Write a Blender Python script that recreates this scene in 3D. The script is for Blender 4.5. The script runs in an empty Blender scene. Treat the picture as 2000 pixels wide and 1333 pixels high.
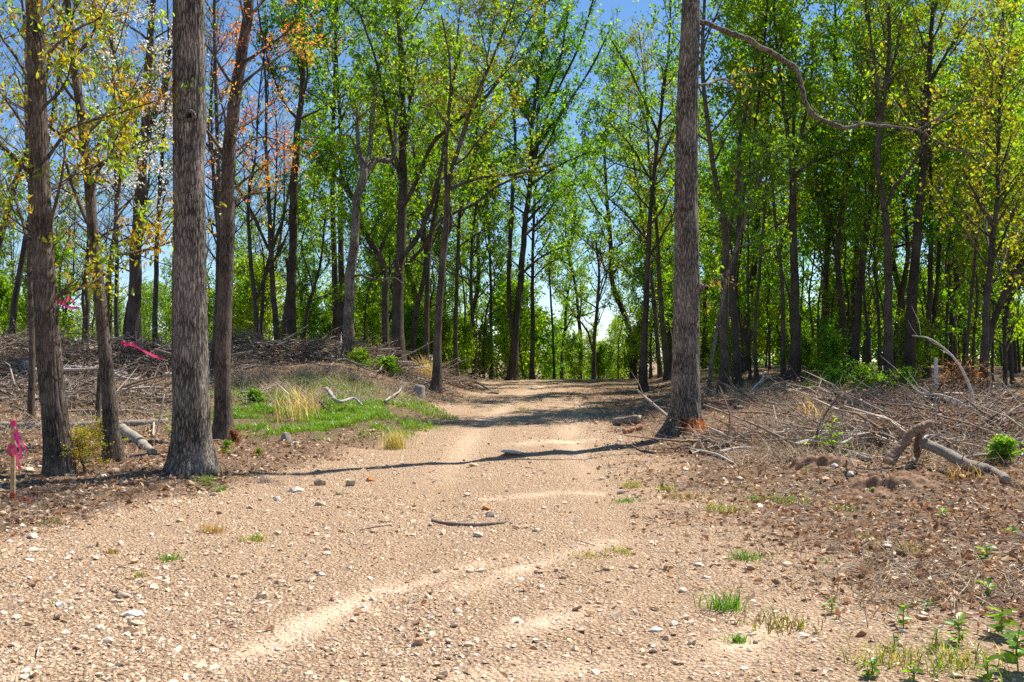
import bpy, math
import numpy as np
from mathutils import Vector, Matrix

# ------------------------------------------------------------------ camera, sky, sun, exposure
sc = bpy.context.scene
F = 1944.0                      # focal length in pixels of a 2000 px wide frame (35 mm lens)
EYE = 1.60
PITCH = math.atan(33.5 / F)
cam_d = bpy.data.cameras.new('camera'); cam_d.lens = 35.0; cam_d.sensor_width = 36.0
cam_d.clip_start = 0.1; cam_d.clip_end = 6000
cam = bpy.data.objects.new('camera', cam_d); sc.collection.objects.link(cam)
cam.location = (0, 0, EYE); cam.rotation_euler = (math.pi/2 + PITCH, 0, 0)
sc.camera = cam

SUN_EL = math.radians(57); SUN_AZ = math.radians(53)      # azimuth clockwise from +Y (towards +X)
w = bpy.data.worlds.new('World'); sc.world = w; w.use_nodes = True
nt = w.node_tree; nt.nodes.clear()
o_ = nt.nodes.new('ShaderNodeOutputWorld'); b_ = nt.nodes.new('ShaderNodeBackground')
s_ = nt.nodes.new('ShaderNodeTexSky'); s_.sky_type = 'NISHITA'; s_.sun_disc = False
s_.sun_elevation = SUN_EL; s_.sun_rotation = SUN_AZ
s_.air_density = 0.85; s_.dust_density = 0.0; s_.ozone_density = 2.2; s_.altitude = 300
g_ = nt.nodes.new('ShaderNodeHueSaturation'); g_.inputs['Saturation'].default_value = 1.15
nt.links.new(s_.outputs[0], g_.inputs['Color']); nt.links.new(g_.outputs[0], b_.inputs[0])
b_.inputs[1].default_value = 0.095
nt.links.new(b_.outputs[0], o_.inputs[0])
sun_d = bpy.data.lights.new('sun', 'SUN'); sun_d.energy = 5.0; sun_d.angle = math.radians(0.5)
sun_d.color = (1.0, 0.95, 0.86)
sun = bpy.data.objects.new('sun', sun_d); sc.collection.objects.link(sun)
sdir = Vector((math.cos(SUN_EL)*math.sin(SUN_AZ), math.cos(SUN_EL)*math.cos(SUN_AZ), math.sin(SUN_EL)))
sun.rotation_euler = sdir.to_track_quat('Z', 'Y').to_euler(); sun.location = (20, 20, 40)
sc.view_settings.view_transform = 'Standard'; sc.view_settings.look = 'None'
sc.view_settings.gamma = 1.0; sc.view_settings.exposure = 0.82
sc.view_settings.use_curve_mapping = False
sc.cycles.max_bounces = 8; sc.cycles.diffuse_bounces = 5; sc.cycles.transmission_bounces = 4
sc.cycles.transparent_max_bounces = 6; sc.cycles.use_denoising = False
sc.cycles.use_adaptive_sampling = False

COL = sc.collection
rng = np.random.default_rng(7)

# ------------------------------------------------------------------ small maths
def sstep(a, b, x):
    t = np.clip((x - a) / (b - a), 0, 1); return t*t*(3 - 2*t)

_perm = np.random.default_rng(3).random((256, 256))
def vnoise(x, y, per=None):
    x = np.asarray(x, float); y = np.asarray(y, float)
    xi = np.floor(x).astype(int); yi = np.floor(y).astype(int)
    fx = x - xi; fy = y - yi; fx = fx*fx*(3-2*fx); fy = fy*fy*(3-2*fy)
    m = per if per else 256
    x0 = xi % m; x1 = (xi + 1) % m; y0 = yi % 256; y1 = (yi + 1) % 256
    return ((_perm[x0 % 256, y0]*(1-fx) + _perm[x1 % 256, y0]*fx)*(1-fy)
            + (_perm[x0 % 256, y1]*(1-fx) + _perm[x1 % 256, y1]*fx)*fy)*2 - 1
def fbm(x, y, o=4):
    s = 0; a = 1; t = 0
    for i in range(o):
        s = s + a*vnoise(x*2**i + 17.3*i, y*2**i + 9.1*i); t += a; a *= .5
    return s/t

def road_x(y): return 0.15 + 2.25*sstep(16, 46, y)
def road_half(y): return 2.0 + 2.6*(1 - sstep(6, 19, y)) + 1.3*sstep(24, 44, y)

def tz(x, y):
    """height of the ground, without the fine relief"""
    x = np.asarray(x, float); y = np.asarray(y, float)
    h = 0.63*sstep(8, 46, y)
    d = x - road_x(y); hw = road_half(y)
    left = sstep(hw+0.2, hw+4.2, -d) * sstep(17, 29, y)
    right = sstep(hw+0.4, hw+5.0, d) * sstep(12, 28, y)
    h = h + 0.95*left + 0.42*right
    h = h + 0.16*sstep(hw-0.2, hw+1.2, np.abs(d))*sstep(9, 14, y)
    # beyond the crest the land falls away
    h = h - 3.2*sstep(46, 78, y) - 5*sstep(75, 150, y)
    h = h + 0.10*fbm(x*0.25+5, y*0.25+2, 3)*sstep(0.4, 3.0, np.abs(d)-hw+1.2)
    # wheel tracks
    for off in (-0.95, 0.95):
        h = h - 0.035*np.exp(-((d-off)/0.28)**2)*sstep(4, 9, y)*(y < 60)
    return h
def fine(x, y):
    k = 1 - 0.75*sstep(18, 60, np.abs(y))
    d = np.abs(x - road_x(y)) - road_half(y)
    off = sstep(-0.6, 0.8, d)
    return k*(0.032*fbm(x*1.3, y*1.3, 4) + (0.016+0.02*off)*fbm(x*5, y*5, 4) + 0.045*off*fbm(x*2.1+7, y*2.1, 3))
def gz(x, y): return tz(x, y) + fine(x, y)

CP, SP = math.cos(PITCH), math.sin(PITCH)
def ray(px, py):
    cx = (px-1000)/F; cy = -(py-666.5)/F
    return np.array([cx, CP - cy*SP, SP + cy*CP])
def P(px, py, D):
    """point of the pixel's line of sight at distance D along the road axis"""
    r = ray(px, py); return np.array([0, 0, EYE]) + r*(D/r[1])
def G(px, py, far=44):
    r = ray(px, py); t0 = None
    ts = np.arange(3.0, far, 0.03)/r[1]
    x = r[0]*ts; y = r[1]*ts; z = EYE + r[2]*ts
    hit = np.where(z <= tz(x, y))[0]
    i = hit[0] if len(hit) else len(ts)-1
    return np.array([x[i], y[i], float(gz(x[i], y[i]))])
def px_of(x, y, z):
    dz = z-EYE; yy = y*CP + dz*SP; zz = dz*CP - y*SP
    return 1000 + F*x/yy, 666.5 - F*zz/yy

# ------------------------------------------------------------------ mesh builder
class MB:
    def __init__(s): s.v=[]; s.q=[]; s.t=[]; s.c=[]; s.n=0
    def add(s, v, q=None, t=None, c=(1,1,1)):
        v = np.asarray(v, float).reshape(-1,3); k = len(v)
        s.v.append(v)
        if q is not None and len(q): s.q.append(np.asarray(q,int).reshape(-1,4)+s.n)
        if t is not None and len(t): s.t.append(np.asarray(t,int).reshape(-1,3)+s.n)
        c = np.asarray(c,float)
        if c.ndim == 1: c = np.tile(c,(k,1))
        s.c.append(c); s.n += k
    def mesh(s, name, mat, smooth=True):
        me = bpy.data.meshes.new(name)
        if s.n == 0: return me
        v = np.concatenate(s.v); c = np.concatenate(s.c)
        q = np.concatenate(s.q) if s.q else np.zeros((0,4),int)
        t = np.concatenate(s.t) if s.t else np.zeros((0,3),int)
        me.vertices.add(len(v)); me.vertices.foreach_set('co', v.astype(np.float32).ravel())
        loops = np.concatenate([q.ravel(), t.ravel()]).astype(np.int32)
        me.loops.add(len(loops)); me.loops.foreach_set('vertex_index', loops)
        me.polygons.add(len(q)+len(t))
        st = np.concatenate([np.arange(len(q))*4, len(q)*4+np.arange(len(t))*3]).astype(np.int32)
        me.polygons.foreach_set('loop_start', st)
        me.update(calc_edges=True)
        me.polygons.foreach_set('use_smooth', np.full(len(q)+len(t), smooth))
        a = me.attributes.new('tint','FLOAT_COLOR','POINT')
        a.data.foreach_set('color', np.concatenate([c, np.ones((len(c),1))],1).astype(np.float32).ravel())
        if mat: me.materials.append(mat)
        me.update(); return me
    def build(s, name, mat, parent=None, smooth=True, loc=(0,0,0)):
        o = bpy.data.objects.new(name, s.mesh(name, mat, smooth)); COL.objects.link(o)
        if parent is not None: o.parent = parent
        o.location = loc; return o

def tag(o, label=None, cat=None, group=None, kind=None):
    if label: o['label'] = label
    if cat: o['category'] = cat
    if group: o['group'] = group
    if kind: o['kind'] = kind
    return o
def thing(name, label, cat, loc=(0,0,0), rz=0, group=None):
    o = bpy.data.objects.new(name, None); COL.objects.link(o); o.empty_display_size = .2
    o.location = loc; o.rotation_euler = (0,0,rz); return tag(o, label, cat, group)
def copy_thing(o, parent=None):
    c = o.copy(); COL.objects.link(c)
    if parent is not None: c.parent = parent
    for ch in [x for x in KIDS.get(o.name, [])]:
        copy_thing(ch, c)
    return c
KIDS = {}
def reg(root, *ch): KIDS.setdefault(root.name, []).extend(ch)

def unit(v): 
    n = np.linalg.norm(v, axis=-1, keepdims=True); return v/np.maximum(n, 1e-9)

def tube(mb, pts, rad, k=8, c=(1,1,1), cap=False, rel=None):
    """rel: function(theta, s) -> radius factor"""
    pts = np.asarray(pts, float); rad = np.asarray(rad, float); n = len(pts)
    T = unit(np.gradient(pts, axis=0)); 
    ref = np.array([1.,0,0]) if abs(T[0,0]) < .8 else np.array([0,1.,0])
    N = np.zeros_like(pts); N[0] = unit(ref - T[0]*ref.dot(T[0]))
    for i in range(1,n): N[i] = unit(N[i-1] - T[i]*N[i-1].dot(T[i]))
    B = np.cross(T, N)
    th = np.arange(k)*2*math.pi/k
    R = np.tile(rad[:,None],(1,k))
    if rel is not None:
        s = np.concatenate([[0],np.cumsum(np.linalg.norm(np.diff(pts,axis=0),axis=1))])
        R = R*rel(th[None,:]+0*s[:,None], s[:,None]+0*th[None,:])
    V = pts[:,None,:] + R[...,None]*(np.cos(th)[None,:,None]*N[:,None,:] + np.sin(th)[None,:,None]*B[:,None,:])
    i = np.arange(n-1)[:,None]*k; j = np.arange(k)[None,:]; j2 = (j+1)%k
    Q = np.stack([i+j, i+j2, i+k+j2, i+k+j],-1).reshape(-1,4)
    V = V.reshape(-1,3); tr = None
    if cap:
        V = np.concatenate([V, pts[:1], pts[-1:]]); a = n*k; b = a+1; jj = np.arange(k); l = (n-1)*k
        tr = np.concatenate([np.stack([np.full(k,a),(jj+1)%k,jj],1), np.stack([np.full(k,b),l+jj,l+(jj+1)%k],1)])
    mb.add(V, Q, tr, c)

def sticks(mb, p0, p1, p2, r, k=3, c=None):
    """many bent tapering sticks at once"""
    n = len(p0)
    if n == 0: return
    d = unit(p2-p0); ref = np.where(np.abs(d[:,2:3])>.8, np.array([[1.,0,0]]), np.array([[0,0,1.]]))
    N = unit(np.cross(d, ref)); B = np.cross(d, N)
    th = np.arange(k)*2*math.pi/k
    ring = np.cos(th)[None,:,None]*N[:,None,:] + np.sin(th)[None,:,None]*B[:,None,:]
    r = np.asarray(r,float)*np.ones(n)
    V = np.concatenate([p0[:,None]+ring*r[:,None,None], p1[:,None]+ring*(.75*r)[:,None,None], p2[:,None]+ring*(.35*r)[:,None,None]],1)
    j = np.arange(k); j2=(j+1)%k
    q = np.concatenate([np.stack([j,j2,k+j2,k+j],1), np.stack([k+j,k+j2,2*k+j2,2*k+j],1)])
    Q = q[None]+ (np.arange(n)*3*k)[:,None,None]
    cc = np.ones(3) if c is None else c
    cc = np.asarray(cc,float)
    if cc.ndim == 2: cc = np.repeat(cc, 3*k, 0)
    mb.add(V, Q, None, cc)

def sticks1(mb, p0, p2, r, k=3):
    n=len(p0); d=unit(p2-p0); ref=np.where(np.abs(d[:,2:3])>.8, np.array([[1.,0,0]]), np.array([[0,0,1.]]))
    N=unit(np.cross(d,ref)); B=np.cross(d,N); th=np.arange(k)*2*math.pi/k
    ring=np.cos(th)[None,:,None]*N[:,None,:]+np.sin(th)[None,:,None]*B[:,None,:]
    V=np.concatenate([p0[:,None]+ring*r, p2[:,None]+ring*(.4*r)],1); j=np.arange(k); j2=(j+1)%k
    Q=np.stack([j,j2,k+j2,k+j],1)[None]+(np.arange(n)*2*k)[:,None,None]; mb.add(V,Q,None,np.ones(3))

def leaves(mb, p, d, size, col, width=.55, fold=.25, g=None, shape='quad'):
    """folded leaf blades; p base, d direction (n,3)"""
    g = g or rng; n = len(p)
    if n == 0: return
    d = unit(d); s = unit(np.cross(d, unit(g.normal(size=(n,3))))); u = np.cross(d, s)
    L = np.asarray(size)*np.ones(n); W = L*width*.5
    if shape == 'quad':
        V = np.stack([p, p+d*(L*.5)[:,None]+s*W[:,None]+u*(W*fold)[:,None], p+d*L[:,None],
                      p+d*(L*.5)[:,None]-s*W[:,None]+u*(W*fold)[:,None]],1)
        t = np.array([[0,1,2],[0,2,3]]); m = 4
    else:
        droop = -u
        V = np.stack([p, p+d*(L*.3)[:,None]+s*(W*.85)[:,None]+u*(W*fold)[:,None],
                      p+d*(L*.68)[:,None]+s*W[:,None]+u*(W*fold*.6)[:,None],
                      p+d*L[:,None]-u*(L*.12)[:,None],
                      p+d*(L*.68)[:,None]-s*W[:,None]+u*(W*fold*.6)[:,None],
                      p+d*(L*.3)[:,None]-s*(W*.85)[:,None]+u*(W*fold)[:,None],
                      p+d*(L*.5)[:,None]],1)
        t = np.array([[0,1,6],[1,2,6],[2,3,6],[3,4,6],[4,5,6],[5,0,6]]); m = 7
    T = t[None]+(np.arange(n)*m)[:,None,None]
    col = np.asarray(col,float)
    if col.ndim == 1: col = np.tile(col,(n,1))
    mb.add(V, None, T, np.repeat(col, m, 0))

# ------------------------------------------------------------------ materials
def new_mat(name):
    m = bpy.data.materials.new(name); m.use_nodes = True; n = m.node_tree; n.nodes.clear()
    return m, n, n.nodes.new('ShaderNodeOutputMaterial')
def nd(n, t, **kw):
    x = n.nodes.new(t)
    for k, v in kw.items():
        if k in x.inputs: x.inputs[k].default_value = v
        else: setattr(x, k, v)
    return x
def mixc(n, f, a, b, mode='MIX'):
    x = n.nodes.new('ShaderNodeMix'); x.data_type = 'RGBA'; x.blend_type = mode
    for s, v in (('Factor',f),('A',a),('B',b)):
        i = [q for q in x.inputs if q.name==s and (q.type=='RGBA' or s=='Factor' and q.type=='VALUE')][0]
        if hasattr(v,'links') or isinstance(v, bpy.types.NodeSocket): n.links.new(v, i)
        else: i.default_value = v if s=='Factor' else (*v[:3],1)
    return [q for q in x.outputs if q.type=='RGBA'][0]
def ramp(n, src, stops):
    x = n.nodes.new('ShaderNodeValToRGB'); n.links.new(src, x.inputs[0]); e = x.color_ramp.elements
    while len(e) < len(stops): e.new(.5)
    for i,(p,c) in enumerate(stops):
        e[i].position = p; e[i].color = (c,c,c,1) if not hasattr(c,'__len__') else (*c[:3],1)
    return x.outputs[0]

def leaf_mat(name, trans=.5, gloss=.06, tm=(2.0,1.9,.55)):
    m, n, o = new_mat(name)
    a = nd(n,'ShaderNodeAttribute', attribute_name='tint')
    oi = nd(n,'ShaderNodeObjectInfo')
    hs = nd(n,'ShaderNodeHueSaturation'); n.links.new(a.outputs['Color'], hs.inputs['Color'])
    mr = nd(n,'ShaderNodeMapRange'); n.links.new(oi.outputs['Random'], mr.inputs[0]); mr.inputs[3].default_value=.485; mr.inputs[4].default_value=.515
    n.links.new(mr.outputs[0], hs.inputs['Hue'])
    d = nd(n,'ShaderNodeBsdfDiffuse'); t = nd(n,'ShaderNodeBsdfTranslucent')
    n.links.new(hs.outputs[0], d.inputs[0])
    tc = mixc(n, 1.0, hs.outputs[0], tm, 'MULTIPLY'); n.links.new(tc, t.inputs[0])
    mx = nd(n,'ShaderNodeMixShader'); mx.inputs[0].default_value = trans
    n.links.new(d.outputs[0], mx.inputs[1]); n.links.new(t.outputs[0], mx.inputs[2])
    gl = nd(n,'ShaderNodeBsdfGlossy'); gl.inputs['Roughness'].default_value = .38
    m2 = nd(n,'ShaderNodeMixShader'); m2.inputs[0].default_value = gloss
    n.links.new(mx.outputs[0], m2.inputs[1]); n.links.new(gl.outputs[0], m2.inputs[2])
    n.links.new(m2.outputs[0], o.inputs[0]); return m

def bark_mat(name, dark=(.045,.036,.030), light=(.17,.145,.125), scale=1.0, bump=.5, moss=0):
    m, n, o = new_mat(name)
    tc = nd(n,'ShaderNodeTexCoord'); mp = nd(n,'ShaderNodeMapping'); n.links.new(tc.outputs['Object'], mp.inputs[0])
    mp.inputs['Scale'].default_value = (scale, scale, scale*.17)
    n1 = nd(n,'ShaderNodeTexNoise', Scale=34.0, Detail=6.0, Roughness=.6); n.links.new(mp.outputs[0], n1.inputs[0])
    vo = nd(n,'ShaderNodeTexVoronoi', Scale=34.0); vo.feature='DISTANCE_TO_EDGE'
    wr = nd(n,'ShaderNodeVectorMath', operation='MULTIPLY_ADD'); n.links.new(n1.outputs['Color'], wr.inputs[0]); wr.inputs[1].default_value=(.05,.05,.05); n.links.new(mp.outputs[0], wr.inputs[2])
    n.links.new(wr.outputs[0], vo.inputs[0])
    n2 = nd(n,'ShaderNodeTexNoise', Scale=2.2, Detail=4.0); n.links.new(tc.outputs['Object'], n2.inputs[0])
    crack = ramp(n, vo.outputs['Distance'], [(0.0,0),(.16,1)])
    base = mixc(n, n1.outputs[0], dark, light)
    base = mixc(n, crack, tuple(x*.45 for x in dark), base)
    patch = ramp(n, n2.outputs[0], [(.42,0),(.66,1)])
    base = mixc(n, patch, base, mixc(n, .45, base, tuple(x*1.4 for x in light)))
    n3 = nd(n,'ShaderNodeTexNoise', Scale=9.0, Detail=5.0, Roughness=.7); mp3 = nd(n,'ShaderNodeMapping'); mp3.inputs['Scale'].default_value=(1,1,.45); n.links.new(tc.outputs['Object'], mp3.inputs[0]); n.links.new(mp3.outputs[0], n3.inputs[0])
    lich = ramp(n, n3.outputs[0], [(.60,0),(.68,.55)]); base = mixc(n, lich, base, tuple(min(1,x*1.75) for x in (light[0]*.95,light[1]*1.02,light[2]*.92)))
    stn = ramp(n, n3.outputs[0], [(.30,.6),(.40,0)]); base = mixc(n, stn, base, dark)
    a = nd(n,'ShaderNodeAttribute', attribute_name='tint')
    base = mixc(n, 1.0, base, a.outputs['Color'], 'MULTIPLY')
    p = nd(n,'ShaderNodeBsdfPrincipled'); p.inputs['Roughness'].default_value=.85; p.inputs['Specular IOR Level'].default_value=.25
    n.links.new(base, p.inputs['Base Color'])
    hm = nd(n,'ShaderNodeMath', operation='ADD'); n.links.new(crack, hm.inputs[0]); n.links.new(n1.outputs[0], hm.inputs[1])
    bp = nd(n,'ShaderNodeBump', Strength=bump, Distance=.02); n.links.new(hm.outputs[0], bp.inputs['Height']); n.links.new(bp.outputs[0], p.inputs['Normal'])
    n.links.new(p.outputs[0], o.inputs[0]); return m

def tint_mat(name, rough=.9, nscale=40, var=.35, bump=.3, spec=.2):
    m, n, o = new_mat(name)
    a = nd(n,'ShaderNodeAttribute', attribute_name='tint')
    tc = nd(n,'ShaderNodeTexCoord')
    n1 = nd(n,'ShaderNodeTexNoise', Scale=float(nscale), Detail=4.0, Roughness=.6); n.links.new(tc.outputs['Object'], n1.inputs[0])
    v = ramp(n, n1.outputs[0], [(.3,1-var),(.7,1+var*.6)])
    v2 = nd(n,'ShaderNodeMix'); 
    base = mixc(n, 1.0, a.outputs['Color'], v, 'MULTIPLY')
    p = nd(n,'ShaderNodeBsdfPrincipled'); p.inputs['Roughness'].default_value=rough; p.inputs['Specular IOR Level'].default_value=spec
    n.links.new(base, p.inputs['Base Color'])
    bp = nd(n,'ShaderNodeBump', Strength=bump, Distance=.01); n.links.new(n1.outputs[0], bp.inputs['Height']); n.links.new(bp.outputs[0], p.inputs['Normal'])
    n.links.new(p.outputs[0], o.inputs[0]); return m

M_LEAF = leaf_mat('foliage', .6, .03)
M_BLOSSOM = leaf_mat('blossom', .5, .02, (1,1,1))
M_GRASS = leaf_mat('grass_blades', .4, .04)
M_BARK = bark_mat('bark_brown', (.055,.040,.030), (.20,.155,.12), 1.0, .7)
M_BARKG = bark_mat('bark_grey', (.080,.064,.050), (.36,.305,.25), 1.0, .9)
M_BARKD = bark_mat('bark_dark', (.034,.026,.020), (.125,.10,.08), 1.0, .5)
M_STONE = tint_mat('stone', .85, 30, .3, .5)
M_DEAD = tint_mat('dead_wood', .85, 42, .55, .8)
M_LITTER = leaf_mat('leaf_litter', .15, .015, (1.3,1,.7))
M_RIBBON = leaf_mat('ribbon', .45, .06, (1.1,1,1))

def ground_mat():
    m, n, o = new_mat('ground')
    ge = nd(n,'ShaderNodeNewGeometry'); pos = ge.outputs['Position']
    a = nd(n,'ShaderNodeAttribute', attribute_name='tint'); sp = nd(n,'ShaderNodeSeparateColor'); n.links.new(a.outputs['Color'], sp.inputs[0])
    big = nd(n,'ShaderNodeTexNoise', Scale=.7, Detail=6.0, Roughness=.6); n.links.new(pos, big.inputs[0])
    med = nd(n,'ShaderNodeTexNoise', Scale=7.0, Detail=6.0, Roughness=.65); n.links.new(pos, med.inputs[0])
    fin = nd(n,'ShaderNodeTexNoise', Scale=55.0, Detail=5.0, Roughness=.7); n.links.new(pos, fin.inputs[0])
    vo = nd(n,'ShaderNodeTexVoronoi', Scale=38.0); n.links.new(pos, vo.inputs[0])
    vo2 = nd(n,'ShaderNodeTexVoronoi', Scale=85.0); n.links.new(pos, vo2.inputs[0])
    # pale clay with small gravel
    clay = mixc(n, ramp(n, big.outputs[0], [(.35,0),(.65,1)]), (.655,.443,.270), (.79,.575,.38))
    clay = mixc(n, ramp(n, med.outputs[0], [(.35,0),(.7,.7)]), clay, (.57,.37,.22))
    peb = mixc(n, ramp(n, vo.outputs['Distance'], [(.12,1),(.5,0)]), (.46,.295,.18), (.86,.68,.47))
    sepc = nd(n,'ShaderNodeSeparateColor'); n.links.new(vo.outputs['Color'], sepc.inputs[0])
    pm = ramp(n, sepc.outputs[0], [(.22,0),(.32,1)])
    c1 = mixc(n, pm, clay, peb)
    c1 = mixc(n, ramp(n, fin.outputs[0], [(.36,.75),(.5,0)]), c1, (.36,.225,.135))
    # smooth packed clay patches
    cf_ = nd(n,'ShaderNodeMath', operation='MULTIPLY'); n.links.new(sp.outputs[2], cf_.inputs[0]); cf_.inputs[1].default_value=.55
    c1 = mixc(n, cf_.outputs[0], c1, mixc(n, fin.outputs[0], (.74,.55,.39), (.82,.65,.48)))
    # leaf litter and soil off the road
    lit = mixc(n, ramp(n, vo2.outputs['Distance'], [(.1,1),(.55,0)]), (.20,.125,.078), (.52,.35,.22))
    lit = mixc(n, ramp(n, med.outputs[0], [(.4,0),(.65,.75)]), lit, (.27,.175,.115))
    md = nd(n,'ShaderNodeMath', operation='MULTIPLY_ADD'); n.links.new(med.outputs[0], md.inputs[0]); md.inputs[1].default_value=.9; 
    sb = nd(n,'ShaderNodeMath', operation='SUBTRACT'); n.links.new(sp.outputs[0], sb.inputs[0]); sb.inputs[1].default_value=.45; n.links.new(sb.outputs[0], md.inputs[2])
    lf = ramp(n, md.outputs[0], [(.28,0),(.75,.9)])
    c = mixc(n, lf, c1, lit)
    gr = nd(n,'ShaderNodeMath', operation='MULTIPLY'); n.links.new(sp.outputs[1], gr.inputs[0]); n.links.new(ramp(n, med.outputs[0], [(.35,0),(.55,1)]), gr.inputs[1])
    gs = nd(n,'ShaderNodeMath', operation='MULTIPLY'); n.links.new(gr.outputs[0], gs.inputs[0]); gs.inputs[1].default_value=.45
    c = mixc(n, gs.outputs[0], c, (.10,.13,.03))
    p = nd(n,'ShaderNodeBsdfPrincipled'); p.inputs['Roughness'].default_value=.95; p.inputs['Specular IOR Level'].default_value=.15
    n.links.new(c, p.inputs['Base Color'])
    h1 = nd(n,'ShaderNodeMath', operation='MULTIPLY_ADD'); n.links.new(fin.outputs[0], h1.inputs[0]); h1.inputs[1].default_value=.8
    vi = nd(n,'ShaderNodeMath', operation='MULTIPLY'); n.links.new(vo.outputs['Distance'], vi.inputs[0]); vi.inputs[1].default_value=-.9
    n.links.new(vi.outputs[0], h1.inputs[2])
    inv = nd(n,'ShaderNodeMath', operation='MULTIPLY_ADD'); n.links.new(sp.outputs[2], inv.inputs[0]); inv.inputs[1].default_value=-.75; inv.inputs[2].default_value=1
    h2 = nd(n,'ShaderNodeMath', operation='MULTIPLY'); n.links.new(h1.outputs[0], h2.inputs[0]); n.links.new(inv.outputs[0], h2.inputs[1])
    h3 = nd(n,'ShaderNodeMath', operation='MULTIPLY_ADD'); n.links.new(med.outputs[0], h3.inputs[0]); h3.inputs[1].default_value=1.6; n.links.new(h2.outputs[0], h3.inputs[2])
    bp = nd(n,'ShaderNodeBump', Strength=1.0, Distance=.045); n.links.new(h3.outputs[0], bp.inputs['Height']); n.links.new(bp.outputs[0], p.inputs['Normal'])
    n.links.new(p.outputs[0], o.inputs[0]); return m
M_GROUND = ground_mat()

# ------------------------------------------------------------------ ground
def litter_mask(x, y):
    d = np.abs(x-road_x(y)) - road_half(y)
    side = np.where(x > road_x(y), 1, 0)
    e = d + 0.5*fbm(x*.8, y*.8, 3)
    near = sstep(6.0, 10.5, y + side*2.6 + 0.8*fbm(x*.5+3, y*.5, 2))
    m = sstep(-.1, .9, e)*near
    rs = sstep(1.0, 3.3, x + .9*fbm(x*.8, y*.8+4, 4))*sstep(5.2, 8.2, y + (x-2.2)*.9)   # right foreground is littered too
    return np.maximum(m, .9*rs)
def grass_mask(x, y):
    g = np.exp(-(((x+4.2)/2.1)**2 + ((y-21.5)/3.4)**2)*.9)
    return np.clip(g*1.8 + .6*fbm(x*1.2, y*1.2, 3), 0, 1)*(g > .15)
def clay_mask(x, y):
    # two smooth swept tracks crossing the foreground from the lower left
    m = np.zeros_like(x)
    for (ax, ay, bx, by, wd) in TRACKS:
        dx, dy = bx-ax, by-ay; L = math.hypot(dx, dy)
        u = ((x-ax)*dx + (y-ay)*dy)/L; v = ((x-ax)*-dy + (y-ay)*dx)/L
        k = sstep(-.4, .6, u)*(1-sstep(L-.8, L+.3, u))*np.exp(-(v/wd)**2)
        m = np.maximum(m, k*(.45+.55*sstep(-.4, .5, fbm(x*1.9+3, y*2.5, 4))))
    wt = np.exp(-((np.abs(x-road_x(y))-.95)/.27)**2)*sstep(10, 17, y)*(y<60)*(.35+.65*sstep(-.4,.3,fbm(x*1.1,y*.6,3)))
    return np.maximum(m, .5*wt)
def gxy(px, py): g = G(px, py); return g[0], g[1]
TRACKS = []
for a, b, wd in (((420,1310),(800,1130),.17), ((700,1175),(1000,1085),.12), ((1340,1320),(1600,1180),.22), ((820,1330),(1250,1290),.22),
                 ((880,1160),(1230,1050),.14), ((1000,870),(1180,855),.35), ((930,980),(1210,960),.16), ((60,1290),(-200,1390),.2), ((960,1250),(1200,1180),.15)):
    (ax,ay),(bx,by) = gxy(*a), gxy(*b); TRACKS.append((ax,ay,bx,by,wd))

ss = np.linspace(-1, 1, 360)
gx = 9.5*ss + 25*ss**5*np.abs(ss) + 1400*np.sign(ss)*np.abs(ss)**21
tt = np.linspace(0, 1, 400)
gy = 3.6 + 13*tt + 34*tt**3 + 2600*tt**30
gy = np.concatenate([[-900,-300,-80,-25,-8,-2,1,2.6,3.2], gy])
X, Y = np.meshgrid(gx, gy)
Z = tz(X, Y) + np.where((np.abs(X)<60)&(Y<120), fine(X, Y), 0)
ny, nx = X.shape
gm = MB()
i = np.arange(ny-1)[:,None]*nx; j = np.arange(nx-1)[None,:]
Q = np.stack([i+j, i+j+1, i+nx+j+1, i+nx+j],-1).reshape(-1,4)
tint = np.stack([litter_mask(X,Y), grass_mask(X,Y), clay_mask(X,Y)],-1).reshape(-1,3)
gm.add(np.stack([X,Y,Z],-1).reshape(-1,3), Q, None, tint)
tag(gm.build('ground', M_GROUND), kind='structure')

# ------------------------------------------------------------------ tree generator
GREEN = np.array([.105,.235,.010]); LIME = np.array([.20,.315,.014]); YEL = np.array([.29,.29,.025])
RED = np.array([.50,.17,.06]); DKG = np.array([.07,.18,.014]); OLIVE=np.array([.20,.19,.012])
BLOS = np.array([.84,.83,.66])
STYLES = {
 'green': dict(cols=[GREEN,LIME,GREEN], leaf=.125, nl=7, den=1.0),
 'lime':  dict(cols=[LIME,LIME,GREEN], leaf=.12, nl=7, den=1.0),
 'dark':  dict(cols=[DKG,GREEN,DKG], leaf=.135, nl=8, den=1.0),
 'olive': dict(cols=[OLIVE,LIME,YEL*.8], leaf=.10, nl=6, den=.9),
 'sparse':dict(cols=[OLIVE,YEL*.7,LIME], leaf=.08, nl=4, den=.7),
 'bare':  dict(cols=[OLIVE,OLIVE,RED*.7], leaf=.06, nl=.6, den=.8),
 'yellow':dict(cols=[YEL,LIME,YEL*np.array([1.1,.72,.8])], leaf=.082, nl=12, den=.95, droop=1, shape='lens'),
 'red':   dict(cols=[RED,RED*np.array([.9,1.5,.9]),RED*.7], leaf=.062, nl=12, den=.95, droop=.3, shape='lens'),
 'redbrown':dict(cols=[np.array([.20,.06,.035]),np.array([.12,.05,.03]),np.array([.26,.10,.05])], leaf=.07, nl=7, den=.9, droop=.3, shape='lens'),
 'blossom':dict(cols=[BLOS,BLOS,BLOS*.85], leaf=.058, nl=20, den=1.1, mat='b'),
}
def branch_path(g, p, d, L, n=6, up=.12, wig=.16):
    pts=[p]; d=unit(d); st=L/(n-1)
    for i in range(n-1):
        d = unit(d + g.normal(size=3)*wig + np.array([0,0,up]))
        pts.append(pts[-1]+d*st)
    return np.array(pts)
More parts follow.
